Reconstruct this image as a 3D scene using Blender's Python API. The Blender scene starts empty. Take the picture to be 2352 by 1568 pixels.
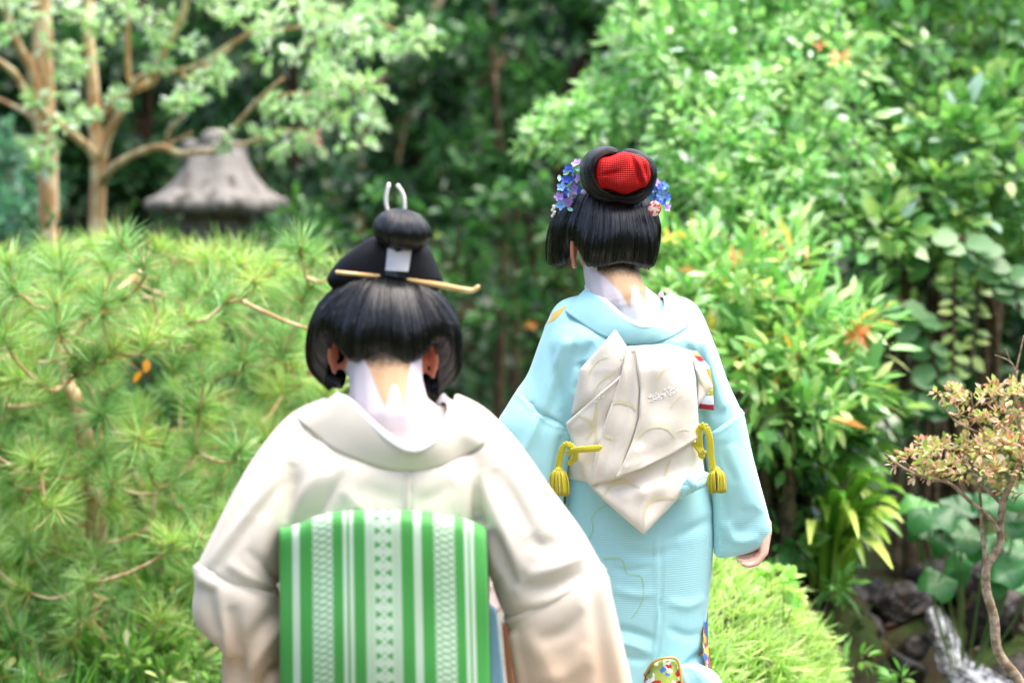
import bpy, bmesh, math, random
import numpy as np
from mathutils import Vector, Matrix, Quaternion
from mathutils.bvhtree import BVHTree

# ------------------------------------------------------------------ camera, sky, sun, exposure
SC = bpy.context.scene
COL = SC.collection
CAM_Z = 1.5
PITCH = math.radians(3.0)
LENS = 75.0
cam_d = bpy.data.cameras.new('camera')
cam = bpy.data.objects.new('camera', cam_d)
COL.objects.link(cam)
cam.location = (0, 0, CAM_Z)
cam.rotation_euler = (math.radians(90) - PITCH, 0, 0)
cam_d.lens = LENS
cam_d.sensor_width = 36.0
cam_d.clip_end = 2000.0
cam_d.dof.use_dof = True
cam_d.dof.focus_distance = 4.50
cam_d.dof.aperture_fstop = 2.1
cam_d.dof.aperture_blades = 9
SC.camera = cam

SUN_EL, SUN_AZ = math.radians(74), math.radians(95)      # azimuth from +Y towards +X
world = bpy.data.worlds.new('World'); SC.world = world
world.use_nodes = True
wn = world.node_tree
bg = wn.nodes['Background']
sky = wn.nodes.new('ShaderNodeTexSky')
sky.sky_type = 'NISHITA'
sky.sun_disc = False
sky.sun_elevation = SUN_EL
sky.sun_rotation = SUN_AZ
sky.air_density = 1.0
sky.dust_density = 6.0
sky.ozone_density = 1.0
wn.links.new(sky.outputs[0], bg.inputs[0])
bg.inputs[1].default_value = 0.15
sun_d = bpy.data.lights.new('sun', 'SUN')
sun_d.energy = 1.3
sun_d.angle = math.radians(60)
sun_d.color = (1.0, 0.965, 0.91)
sun = bpy.data.objects.new('sun', sun_d); COL.objects.link(sun)
sdir = Vector((math.sin(SUN_AZ) * math.cos(SUN_EL), math.cos(SUN_AZ) * math.cos(SUN_EL), math.sin(SUN_EL)))
sun.rotation_euler = sdir.to_track_quat('Z', 'Y').to_euler()
sun.location = (0, 0, 30)
SC.view_settings.view_transform = 'Standard'
SC.view_settings.look = 'None'
SC.view_settings.gamma = 1.0
SC.view_settings.exposure = 1.68
SC.view_settings.use_curve_mapping = False
SC.render.engine = 'CYCLES'
SC.cycles.use_denoising = True
SC.cycles.max_bounces = 7
SC.cycles.transparent_max_bounces = 6

# ------------------------------------------------------------------ measuring helpers
F = LENS / 36.0 * 2352.0
CP, SP = math.cos(PITCH), math.sin(PITCH)
def P(x, y, d):
    """point at depth d (metres along +Y) seen at (x, y) on a 2352 px wide survey of the place"""
    a, b = (x - 1176.0) / F, (784.0 - y) / F
    fy, fz = CP + b * SP, -SP + b * CP
    k = d / fy
    return np.array([a * k, d, CAM_Z + fz * k])
def PX(v):
    v = np.asarray(v, float)
    X, Y, Z = v[..., 0], v[..., 1], v[..., 2] - CAM_Z
    f = Y * CP - Z * SP
    u = Y * SP + Z * CP
    return np.stack([1176.0 + F * X / f, 784.0 - F * u / f], -1)
def S(d): return d / F
def yground(d, z=0.0): return float(PX((0, d, z))[1])

# ------------------------------------------------------------------ node helpers
class V:
    def __init__(s, nt, sock): s.nt, s.k = nt, sock
    def _m(s, op, *o):
        n = s.nt.nodes.new('ShaderNodeMath'); n.operation = op
        for i, q in enumerate((s,) + o):
            if isinstance(q, V): s.nt.links.new(q.k, n.inputs[i])
            else: n.inputs[i].default_value = q
        return V(s.nt, n.outputs[0])
    def __add__(s, o): return s._m('ADD', o)
    def __radd__(s, o): return s._m('ADD', o)
    def __sub__(s, o): return s._m('SUBTRACT', o)
    def __rsub__(s, o): return (s * -1.0) + o
    def __mul__(s, o): return s._m('MULTIPLY', o)
    def __rmul__(s, o): return s._m('MULTIPLY', o)
    def __truediv__(s, o): return s._m('DIVIDE', o)
    def abs(s): return s._m('ABSOLUTE')
    def frac(s): return s._m('FRACT')
    def sin(s): return s._m('SINE')
    def gt(s, o): return s._m('GREATER_THAN', o)
    def lt(s, o): return s._m('LESS_THAN', o)
    def min(s, o): return s._m('MINIMUM', o)
    def max(s, o): return s._m('MAXIMUM', o)
    def pow(s, o): return s._m('POWER', o)
    def sqrt(s): return s._m('SQRT')
    def ss(s, a, b):
        n = s.nt.nodes.new('ShaderNodeMapRange'); n.interpolation_type = 'SMOOTHSTEP'
        s.nt.links.new(s.k, n.inputs[0])
        n.inputs[1].default_value = a; n.inputs[2].default_value = b
        return V(s.nt, n.outputs[0])
    def band(s, a, b, e=0.004): return s.ss(a - e, a + e) * (1.0 - s.ss(b - e, b + e))

def srgb(r, g=None, b=None):
    if g is None: r, g, b = r
    f = lambda c: (c / 255.0) / 12.92 if c / 255.0 <= 0.04045 else ((c / 255.0 + 0.055) / 1.055) ** 2.4
    return (f(r), f(g), f(b), 1.0)
class M:
    def __init__(s, name, rough=0.6, spec=0.5, base=(0.5, 0.5, 0.5, 1), **kw):
        s.m = bpy.data.materials.new(name); s.m.use_nodes = True
        s.nt = s.m.node_tree; s.b = s.nt.nodes['Principled BSDF']; s.out = s.nt.nodes['Material Output']
        s.b.inputs['Roughness'].default_value = rough
        s.b.inputs['Specular IOR Level'].default_value = spec
        s.b.inputs['Base Color'].default_value = base
        for k, v in kw.items(): s.b.inputs[k.replace('_', ' ')].default_value = v
    def coords(s, what='Object'):
        n = s.nt.nodes.new('ShaderNodeTexCoord'); return n.outputs[what]
    def geo(s): return s.nt.nodes.new('ShaderNodeNewGeometry').outputs['Position']
    def uv(s): n = s.nt.nodes.new('ShaderNodeUVMap'); return n.outputs[0]
    def xyz(s, sock):
        n = s.nt.nodes.new('ShaderNodeSeparateXYZ'); s.nt.links.new(sock, n.inputs[0])
        return [V(s.nt, q) for q in n.outputs]
    def vec(s, *c):
        n = s.nt.nodes.new('ShaderNodeCombineXYZ')
        for i, q in enumerate(c):
            if isinstance(q, V): s.nt.links.new(q.k, n.inputs[i])
            else: n.inputs[i].default_value = q
        return n.outputs[0]
    def noise(s, vec, scale, detail=3.0, rough=0.55, dist=0.0):
        n = s.nt.nodes.new('ShaderNodeTexNoise')
        s.nt.links.new(vec, n.inputs['Vector'])
        n.inputs['Scale'].default_value = scale; n.inputs['Detail'].default_value = detail
        n.inputs['Roughness'].default_value = rough; n.inputs['Distortion'].default_value = dist
        return V(s.nt, n.outputs[0])
    def voro(s, vec, scale, feat='F1'):
        n = s.nt.nodes.new('ShaderNodeTexVoronoi'); n.feature = feat
        s.nt.links.new(vec, n.inputs['Vector']); n.inputs['Scale'].default_value = scale
        return V(s.nt, n.outputs[0])
    def mix(s, f, a, b):
        n = s.nt.nodes.new('ShaderNodeMix'); n.data_type = 'RGBA'
        if isinstance(f, V): s.nt.links.new(f.k, n.inputs[0])
        else: n.inputs[0].default_value = f
        for i, q in ((6, a), (7, b)):
            if isinstance(q, (tuple, list)): n.inputs[i].default_value = q
            else: s.nt.links.new(q, n.inputs[i])
        return n.outputs[2]
    def color(s, sock): s.nt.links.new(sock, s.b.inputs['Base Color'])
    def link(s, v, name): s.nt.links.new(v.k if isinstance(v, V) else v, s.b.inputs[name])
    def bump(s, h, strength=0.3, dist=0.001, prev=None):
        n = s.nt.nodes.new('ShaderNodeBump')
        n.inputs['Strength'].default_value = strength; n.inputs['Distance'].default_value = dist
        s.nt.links.new(h.k, n.inputs['Height'])
        if prev is not None: s.nt.links.new(prev, n.inputs['Normal'])
        s.nt.links.new(n.outputs[0], s.b.inputs['Normal'])
        return n.outputs[0]
    def curve(s, v, pts, x0, x1):
        """piecewise linear function of v given by pts [(x, y)] for x in x0..x1, y within 0..1"""
        n = s.nt.nodes.new('ShaderNodeFloatCurve')
        c = n.mapping.curves[0]
        q = [((x - x0) / (x1 - x0), y) for x, y in pts]
        c.points[0].location = q[0]; c.points[1].location = q[-1]
        for p in q[1:-1]: c.points.new(*p)
        for p in c.points: p.handle_type = 'VECTOR'
        n.mapping.update()
        t = (v - x0) / (x1 - x0)
        s.nt.links.new(t.k, n.inputs['Value'])
        return V(s.nt, n.outputs[0])

# ------------------------------------------------------------------ object helpers
def mesh_from(verts, faces, uvs=None, smooth=True, name='mesh'):
    me = bpy.data.meshes.new(name)
    me.from_pydata([tuple(map(float, v)) for v in verts], [], [tuple(map(int, f)) for f in faces])
    if uvs is not None:
        l = me.uv_layers.new(name='UVMap')
        vi = np.empty(len(me.loops), np.int32); me.loops.foreach_get('vertex_index', vi)
        l.data.foreach_set('uv', np.asarray(uvs, np.float32)[vi].ravel())
    if smooth: me.polygons.foreach_set('use_smooth', [True] * len(me.polygons))
    me.validate(); me.update()
    return me
def tri_mesh(verts, faces, col=None, smooth=False, name='mesh'):
    """fast builder: verts N x 3, faces T x 3, optional colours per vertex"""
    verts = np.asarray(verts, np.float32); faces = np.asarray(faces, np.int32)
    me = bpy.data.meshes.new(name)
    me.vertices.add(len(verts)); me.vertices.foreach_set('co', verts.ravel())
    me.loops.add(faces.size); me.loops.foreach_set('vertex_index', faces.ravel())
    k = faces.shape[1]
    me.polygons.add(len(faces)); me.polygons.foreach_set('loop_start', np.arange(0, faces.size, k, dtype=np.int32))
    if col is not None:
        a = me.color_attributes.new('tint', 'FLOAT_COLOR', 'POINT')
        c = np.ones((len(verts), 4), np.float32); c[:, :3] = col
        a.data.foreach_set('color', c.ravel())
    me.update(calc_edges=True)
    if smooth: me.polygons.foreach_set('use_smooth', [True] * len(me.polygons))
    return me
def link(name, me, mat=None, parent=None, label=None, cat=None, group=None, kind=None):
    o = bpy.data.objects.new(name, me); COL.objects.link(o)
    if mat is not None and me is not None and len(me.materials) == 0: me.materials.append(mat.m if isinstance(mat, M) else mat)
    if parent is not None: o.parent = parent
    if label: o['label'] = label
    if cat: o['category'] = cat
    if group: o['group'] = group
    if kind: o['kind'] = kind
    return o
def empty(name, loc, label=None, cat=None, group=None):
    o = link(name, None, label=label, cat=cat, group=group)
    o.location = loc; o.empty_display_size = 0.1
    return o
def wmat(o):
    m = Matrix.LocRotScale(o.location, o.rotation_euler, o.scale)
    return m if o.parent is None else wmat(o.parent) @ o.matrix_parent_inverse @ m
def under(o, parent):
    """parent o (built in world coordinates) to a parent that stands away from the origin"""
    o.parent = parent
    o.matrix_parent_inverse = wmat(parent).inverted()
    return o
def crom(pts, n):
    """Catmull-Rom through rows of pts, n samples per span"""
    p = np.asarray(pts, float)
    p = np.vstack([2 * p[0] - p[1], p, 2 * p[-1] - p[-2]])
    out = []
    for i in range(1, len(p) - 2):
        for t in np.linspace(0, 1, n, endpoint=False):
            a, b, c, d = p[i - 1], p[i], p[i + 1], p[i + 2]
            out.append(0.5 * ((2 * b) + (c - a) * t + (2 * a - 5 * b + 4 * c - d) * t * t + (3 * b - a - 3 * c + d) * t ** 3))
    out.append(p[-2])
    return np.array(out)
def grid_faces(nr, nc, wrap=False, off=0):
    f = []
    for i in range(nr - 1):
        for j in range(nc if wrap else nc - 1):
            k = (j + 1) % nc
            f.append((off + i * nc + j, off + i * nc + k, off + (i + 1) * nc + k, off + (i + 1) * nc + j))
    return f
class B:
    """collects closed volumes"""
    def __init__(s): s.v, s.f = [], []
    def add(s, v, f):
        o = sum(len(q) for q in s.v); s.v.append(np.asarray(v, float)); s.f += [tuple(i + o for i in q) for q in f]
    def mesh(s, smooth=True): return mesh_from(np.vstack(s.v), s.f, smooth=smooth)
    def loft(s, rings):
        """rings: list of (n x 3) arrays; closed with end caps"""
        n = len(rings[0]); v = np.vstack(rings + [rings[0].mean(0)[None], rings[-1].mean(0)[None]])
        f = grid_faces(len(rings), n, True)
        a, b = len(rings) * n, len(rings) * n + 1
        for j in range(n):
            k = (j + 1) % n
            f.append((a, k, j)); f.append((b, (len(rings) - 1) * n + j, (len(rings) - 1) * n + k))
        s.add(v, f)
    def tube(s, pts, radii, seg=10, flat=1.0, up=None, n=1):
        pts = np.asarray(pts, float)
        radii = np.asarray(radii, float) if np.ndim(radii) else np.full(len(pts), float(radii))
        if n > 1:
            q = crom(np.column_stack([pts, radii]), n); pts, radii = q[:, :3], q[:, 3]
        rings = []
        T = np.gradient(pts, axis=0); T /= np.linalg.norm(T, axis=1)[:, None] + 1e-12
        u = np.array(up if up is not None else ((0, 0, 1) if abs(T[0][2]) < .9 else (0, 1, 0)), float)
        for p, r, t in zip(pts, radii, T):
            u = u - t * u.dot(t); u /= np.linalg.norm(u) + 1e-12
            w = np.cross(t, u)
            a = np.linspace(0, 2 * math.pi, seg, endpoint=False)
            rings.append(p + r * (np.cos(a)[:, None] * u * flat + np.sin(a)[:, None] * w))
        s.loft(rings)
    def capsule(s, p0, r0, p1, r1, seg=14):
        p0, p1 = np.asarray(p0, float), np.asarray(p1, float)
        t = p1 - p0; L = np.linalg.norm(t); t = t / (L + 1e-12)
        P_, R_ = [], []
        for a in np.linspace(-90, 0, 5): P_.append(p0 + t * r0 * math.sin(math.radians(a))); R_.append(max(r0 * math.cos(math.radians(a)), 1e-4))
        for a in np.linspace(0, 90, 5): P_.append(p1 + t * r1 * math.sin(math.radians(a))); R_.append(max(r1 * math.cos(math.radians(a)), 1e-4))
        T = np.tile(t, (len(P_), 1))
        u = np.array((0, 0, 1) if abs(t[2]) < .9 else (0, 1, 0), float); u -= t * u.dot(t); u /= np.linalg.norm(u); w = np.cross(t, u)
        a = np.linspace(0, 2 * math.pi, seg, endpoint=False)
        s.loft([p + r * (np.cos(a)[:, None] * u + np.sin(a)[:, None] * w) for p, r in zip(P_, R_)])
    def chain(s, pts, rad):
        for i in range(len(pts) - 1): s.capsule(pts[i], rad[i], pts[i + 1], rad[i + 1])
    def blob(s, c, r, rot=None, seg=20, rings=12):
        c = np.asarray(c, float); out = []
        R = np.array(rot.to_3x3()) if rot is not None else np.eye(3)
        for a in np.linspace(-89, 89, rings):
            ca, sa = math.cos(math.radians(a)), math.sin(math.radians(a))
            t = np.linspace(0, 2 * math.pi, seg, endpoint=False)
            q = np.column_stack([ca * np.cos(t) * r[0], ca * np.sin(t) * r[1], np.full(seg, sa * r[2])])
            out.append(c + q @ R.T)
        s.loft(out)
    def rings2(s, rows, n=6, seg=28, p=2.3):
        """rows: (outer px x, y, inner px x, y, depth, half depth) -> lofted limb"""
        q = crom(rows, n); rings = []
        a = np.linspace(0, 2 * math.pi, seg, endpoint=False)
        ca, sa = np.cos(a), np.sin(a)
        ca = np.sign(ca) * np.abs(ca) ** (2 / p); sa = np.sign(sa) * np.abs(sa) ** (2 / p)
        for x0, y0, x1, y1, d, h in q:
            A, C = P(x0, y0, d), P(x1, y1, d)
            rings.append((A + C) / 2 + ca[:, None] * (A - C) / 2 + sa[:, None] * np.array([0, h, 0]))
        s.loft(rings)
def remeshed(b, voxel, smooth=6, name='mesh'):
    me = b.mesh() if isinstance(b, B) else b
    o = bpy.data.objects.new('tmp', me); COL.objects.link(o)
    m = o.modifiers.new('r', 'REMESH'); m.mode = 'VOXEL'; m.voxel_size = voxel; m.use_smooth_shade = True
    if smooth:
        m2 = o.modifiers.new('s', 'SMOOTH'); m2.factor = 0.5; m2.iterations = smooth
    dg = bpy.context.evaluated_depsgraph_get(); dg.update()
    out = bpy.data.meshes.new_from_object(o.evaluated_get(dg)); out.name = name
    bpy.data.objects.remove(o); bpy.data.meshes.remove(me)
    out.polygons.foreach_set('use_smooth', [True] * len(out.polygons))
    return out
def get_v(me):
    v = np.empty(len(me.vertices) * 3, np.float32); me.vertices.foreach_get('co', v); return v.reshape(-1, 3).astype(float)
def get_n(me):
    v = np.empty(len(me.vertices) * 3, np.float32); me.vertices.foreach_get('normal', v); return v.reshape(-1, 3).astype(float)
def set_v(me, v): me.vertices.foreach_set('co', v.astype(np.float32).ravel()); me.update()
def poly_dist(px, line):
    """distance of px (N x 2) to a polyline and the position 0..1 along it; sign = side"""
    line = np.asarray(line, float)
    if len(line) > 2: line = crom(line, 4)
    seg = np.linalg.norm(np.diff(line, axis=0), axis=1); cum = np.concatenate([[0], np.cumsum(seg)])
    best = np.full(len(px), 1e9); tt = np.zeros(len(px)); sg = np.ones(len(px))
    for i in range(len(line) - 1):
        a, b = line[i], line[i + 1]; ab = b - a
        t = np.clip(((px - a) @ ab) / (ab @ ab + 1e-9), 0, 1)
        d = px - (a + t[:, None] * ab); dist = np.linalg.norm(d, axis=1)
        m = dist < best
        best[m] = dist[m]; tt[m] = (cum[i] + t[m] * seg[i]) / cum[-1]
        sg[m] = np.sign(ab[0] * d[m, 1] - ab[1] * d[m, 0])
    return best, tt, sg
def sculpt(me, folds, facing=-0.05):
    """folds: (polyline px, width px, height mm, taper 0/1/2[, lopsided]) pushed along the normal of cloth that faces the path"""
    v = get_v(me); n = get_n(me); px = PX(v)
    face = np.clip((-n[:, 1] - facing) * 4, 0, 1)
    for fo in folds:
        line, w, h, tp = fo[:4]; lop = fo[4] if len(fo) > 4 else 0.0
        d, t, sg = poly_dist(px, line)
        ww = w * (1 + lop * sg)
        k = np.exp(-(d / ww) ** 2)
        if tp == 1: k *= np.clip(np.sin(math.pi * np.clip(t, 0, 1)), 0, 1) ** 0.6
        elif tp == 2: k *= (1 - t) ** 0.7
        elif tp == 3: k *= t ** 0.7
        v += n * (k * face * h * 0.001)[:, None]
    set_v(me, v)
def tree_of(me):
    return BVHTree.FromPolygons([tuple(x) for x in get_v(me)], [tuple(p.vertices) for p in me.polygons])
def onto(tree, x, y, lift=0.004, fallback=None):
    o = Vector((0, 0, CAM_Z)); d = (Vector(P(x, y, 4.0)) - o).normalized()
    h = tree.ray_cast(o, d)
    if h[0] is None: return P(x, y, fallback) if fallback else None
    return np.array(h[0] - d * lift)
def coons(c_top, c_bot, c_left, c_right, nu, nv):
    """grid of points between four boundary polylines (top/bottom run left to right, left/right run top to bottom)"""
    def samp(c, n):
        c = np.asarray(c, float)
        L = np.concatenate([[0], np.cumsum(np.linalg.norm(np.diff(c, axis=0), axis=1))]); L /= L[-1]
        t = np.linspace(0, 1, n)
        return np.column_stack([np.interp(t, L, c[:, k]) for k in range(c.shape[1])])
    T, Bo, Lf, R = samp(c_top, nu), samp(c_bot, nu), samp(c_left, nv), samp(c_right, nv)
    u = np.linspace(0, 1, nu)[None, :, None]; w = np.linspace(0, 1, nv)[:, None, None]
    g = (1 - w) * T[None] + w * Bo[None] + (1 - u) * Lf[:, None] + u * R[:, None]
    g -= (1 - u) * (1 - w) * T[0] + u * (1 - w) * T[-1] + (1 - u) * w * Bo[0] + u * w * Bo[-1]
    return g
def sheet(grid, thick, uv=None, inward=(0, 1, 0)):
    """closed thin slab from a grid of points (nv x nu x 3), thickened along inward"""
    nv, nu = grid.shape[:2]
    a = grid.reshape(-1, 3); b = a + np.asarray(inward, float) * thick
    f = grid_faces(nv, nu); f2 = [tuple(reversed([i + nv * nu for i in q])) for q in f]
    rim = [j for j in range(nu)] + [i * nu + nu - 1 for i in range(1, nv)] + [(nv - 1) * nu + j for j in range(nu - 2, -1, -1)] + [i * nu for i in range(nv - 2, 0, -1)]
    f3 = [(rim[i], rim[i - 1], rim[i - 1] + nv * nu, rim[i] + nv * nu) for i in range(len(rim))]
    if uv is None:
        uu, vv = np.meshgrid(np.linspace(0, 1, nu), np.linspace(0, 1, nv)); uv = np.stack([uu, vv], -1)
    uv = uv.reshape(-1, 2)
    return mesh_from(np.vstack([a, b]), f + f2 + f3, np.vstack([uv, uv]))
# ------------------------------------------------------------------ materials of the two figures
def cloth_mat(name, base, low=None, z0=0, z1=0, rough=0.75, rib=None, var=0.04, sheen=0.25):
    m = M(name, rough=rough, spec=0.25, Sheen_Weight=sheen, Sheen_Roughness=0.4)
    pos = m.geo(); x, y, z = m.xyz(pos)
    n1 = m.noise(pos, 7.0, 4); n2 = m.noise(pos, 900.0, 2)
    a = tuple(c * (1 - var) for c in base[:3]) + (1,); b = tuple(min(1, c * (1 + var)) for c in base[:3]) + (1,)
    c = m.mix(n1, a, b)
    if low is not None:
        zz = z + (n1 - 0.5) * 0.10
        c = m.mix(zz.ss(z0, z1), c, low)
    m.color(c)
    h = n2 * 0.5 + m.noise(pos, 26.0, 3) * 3.0
    pb = m.bump(h, 0.16, 0.002)
    if rib:
        w = m.noise(pos, 9.0, 3) * 14.0
        r = ((z * (2 * math.pi / rib)) + w).sin()
        msk = m.noise(pos, 4.0, 2).ss(0.35, 0.62)
        m.bump(r * msk * rib_top(m, z), 0.25, 0.0007, pb)
    return m
def rib_top(m, z): return 1.0 - z.ss(0.82, 0.95) * 0.75

def hair_mat(name):
    m = M(name, rough=0.3, spec=0.55, base=(0.003, 0.003, 0.004, 1))
    uv = m.uv(); u, v, _ = m.xyz(uv)
    a = m.noise(m.vec(u * 60.0, v * 1.3, 0.0), 1.0, 5, 0.65)
    b = m.noise(m.vec(u * 260.0, v * 2.2, 3.0), 1.0, 3, 0.6)
    c = m.noise(m.vec(u * 16.0, v * 1.0, 7.0), 1.0, 2, 0.5)
    m.bump(a * 1.0 + b * 0.25 + c * 3.4, 0.8, 0.005)
    r = (a * 0.5 + b * 0.5).ss(0.25, 0.75)
    m.link(r * 0.20 + 0.13, 'Roughness')
    m.color(m.mix(b, (0.001, 0.0011, 0.0015, 1), (0.003, 0.003, 0.0038, 1)))
    return m
HAIR = hair_mat('black_lacquered_hair')

def skin_mat(name, zig, ears, red=(0.62, 0.22, 0.13, 1), nape_hair=None):
    """bare skin with the white neck paint: zig = paint edge [(x, z)] in metres, ears = [(point, radius)]"""
    m = M(name, rough=0.5, spec=0.35, Subsurface_Weight=0.12, Subsurface_Scale=0.01)
    m.b.inputs['Subsurface Radius'].default_value = (1.0, 0.4, 0.25)
    pos = m.geo(); x, y, z = m.xyz(pos)
    xs = [p[0] for p in zig]; zs = [p[1] for p in zig]
    z0, z1 = min(zs) - 0.02, max(zs) + 0.02
    g = m.curve(x, [(a, (b - z0) / (z1 - z0)) for a, b in zig], xs[0], xs[-1]) * (z1 - z0) + z0
    nz = m.noise(pos, 60.0, 3)
    bare = (z - g + (nz - 0.5) * 0.002).ss(-0.006, 0.006) * x.gt(xs[0]) * x.lt(xs[-1])
    skin = m.mix(m.noise(pos, 35.0, 4), srgb(200, 156, 116), srgb(214, 178, 142))
    if nape_hair is not None:
        skin = m.mix((z + (m.noise(pos, 140.0, 3) - 0.5) * 0.02).ss(nape_hair - 0.014, nape_hair + 0.012), skin, (0.05, 0.03, 0.015, 1))
    white = m.mix(m.noise(pos, 18.0, 3), srgb(206, 196, 204), srgb(222, 212, 218))
    c = m.mix(bare, white, skin)
    for p, r in ears:
        d = ((x - p[0]).pow(2.0) + (y - p[1]).pow(2.0) + (z - p[2]).pow(2.0)).sqrt()
        c = m.mix(1.0 - d.ss(r * 0.75, r * 1.05), c, red)
    m.color(c)
    m.bump(m.noise(pos, 300.0, 2), 0.08, 0.001)
    return m

def hand_parts(b, wrist, palm_end, side, curl_to, scale=1.0, thumb_to=None):
    """palm and five fingers as closed volumes. side = unit vector from little finger to index; curl_to = direction of the closing fingers"""
    wrist, palm_end, side, curl = [np.asarray(q, float) for q in (wrist, palm_end, side, curl_to)]
    side /= np.linalg.norm(side); curl /= np.linalg.norm(curl)
    ax = palm_end - wrist; L = np.linalg.norm(ax); ax /= L
    for k, w in ((-1.5, .013), (-.5, .014), (.5, .014), (1.5, .013)):
        b.capsule(wrist + side * k * .010 * scale, .016 * scale, palm_end + side * k * .0175 * scale, w * scale * .86)
    lens = (.062, .074, .079, .070)
    for k, ln in zip((-1.5, -.5, .5, 1.5), lens):
        p0 = palm_end + side * k * .0205 * scale
        d0 = ax * .75 + curl * .55; d0 /= np.linalg.norm(d0)
        d1 = ax * .15 + curl; d1 /= np.linalg.norm(d1)
        d2 = curl * .9 - ax * .35 + side * .02 * k; d2 /= np.linalg.norm(d2)
        p1 = p0 + d0 * ln * .45 * scale; p2 = p1 + d1 * ln * .35 * scale; p3 = p2 + d2 * ln * .25 * scale
        b.chain([p0, p1, p2, p3], [.0084 * scale, .0076 * scale, .0070 * scale, .0058 * scale])
    t0 = wrist + ax * L * .25 + side * .022 * scale
    t1 = t0 + (ax * .6 + side * .45 + curl * .5) * .034 * scale
    t2 = t1 + (ax * .7 + curl * .75) * .028 * scale if thumb_to is None else np.asarray(thumb_to)
    b.chain([t0, t1, t2], [.013 * scale, .0098 * scale, .0078 * scale])

def ear_parts(b, c, sgn, s=1.0, yaw=0.0):
    """rim, bowl and lobe of an ear; sgn = +1 on the right of the head"""
    c = np.asarray(c, float)
    rot = Matrix.Rotation(yaw + sgn * math.radians(38), 3, 'Z')
    R = np.array(rot)
    pts = [(0, .006, -.026), (0, -.010, -.022), (0, -.019, -.004), (0, -.020, .014), (0, -.012, .027), (0, .002, .030)]
    q = [c + R @ np.array(p) * s for p in pts]
    q = crom(q, 3)
    for i in range(len(q) - 1): b.capsule(q[i], .0048 * s, q[i + 1], .0048 * s, seg=8)
    b.blob(c + R @ np.array((0.001 * sgn, -.004, .004)) * s, (.0045 * s, .016 * s, .026 * s), rot, 12, 8)
    b.blob(c + R @ np.array((0, -.006, -.027)) * s, (.0055 * s, .009 * s, .010 * s), rot, 12, 8)

def strand_cap(curves, mirror_c, to_world, nu=24, nv=8, thick=0.006):
    """hair shell from strand curves given at rising angles 0..180 (right half); mirrored to the left half"""
    full = list(curves) + [np.array(c) * np.array([-1, 1, 1]) for c in reversed(curves[1:-1])]
    A = np.array([crom(c, nv) for c in full])                # strands x samples x 3
    A = np.concatenate([A, A[:1]], 0)
    n = len(A)
    ext = np.concatenate([A[-2:-1], A, A[1:2]], 0)
    rows = []
    for i in range(1, n):
        a, b, c, d = ext[i - 1], ext[i], ext[i + 1], ext[i + 2] if i + 2 < len(ext) else ext[2]
        for t in np.linspace(0, 1, nu, endpoint=False):
            rows.append(0.5 * ((2 * b) + (c - a) * t + (2 * a - 5 * b + 4 * c - d) * t * t + (3 * b - a - 3 * c + d) * t ** 3))
    rows.append(rows[0])
    G = np.array(rows)                                        # (around) x (along) x 3
    return G

def wig_shell(G, to_world, thick, rng, ridge=1.6):
    """G in head px; adds combed ridges, thickens inwards, returns mesh with u around, v along"""
    nu, nv = G.shape[:2]
    u = np.linspace(0, 1, nu); v = np.linspace(0, 1, nv)
    du = np.roll(G, -1, 0) - np.roll(G, 1, 0); dv = np.gradient(G, axis=1)
    N = np.cross(du, dv); N /= np.linalg.norm(N, axis=2)[..., None] + 1e-9
    C = G.mean((0, 1)); 
    if (N * (G - C)).sum() < 0: N = -N
    ph = rng.uniform(0, 6.28, 6)
    r = sum(np.sin(2 * math.pi * k * u + ph[i] + 0.0) * a for i, (k, a) in enumerate(((41, .5), (67, .35), (131, .35), (17, .8))))
    amp = ridge * np.sin(np.clip(v * 1.05, 0, 1) * math.pi * 0.5) ** 0.7
    G2 = G + N * (r[:, None] * amp[None, :])[..., None]
    ez = 2.2 * np.sin(2 * math.pi * 13 * u + ph[4]) + 1.6 * np.sin(2 * math.pi * 31 * u + ph[5]) + rng.normal(0, .9, nu); ez[-1] = ez[0]
    G2[:, -1, 1] += ez; G2[:, -2, 1] += ez * .5
    inner = G2 - N * thick
    W = to_world(G2.reshape(-1, 3)); W2 = to_world(inner.reshape(-1, 3))
    f = grid_faces(nu, nv); off = nu * nv
    f2 = [tuple(reversed([i + off for i in q])) for q in f]
    f3 = [(i * nv + nv - 1, (i + 1) * nv + nv - 1, (i + 1) * nv + nv - 1 + off, i * nv + nv - 1 + off) for i in range(nu - 1)]
    uv = np.stack(np.meshgrid(u, v, indexing='ij'), -1).reshape(-1, 2)
    return mesh_from(np.vstack([W, W2]), f + f2 + f3, np.vstack([uv, uv]))

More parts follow.
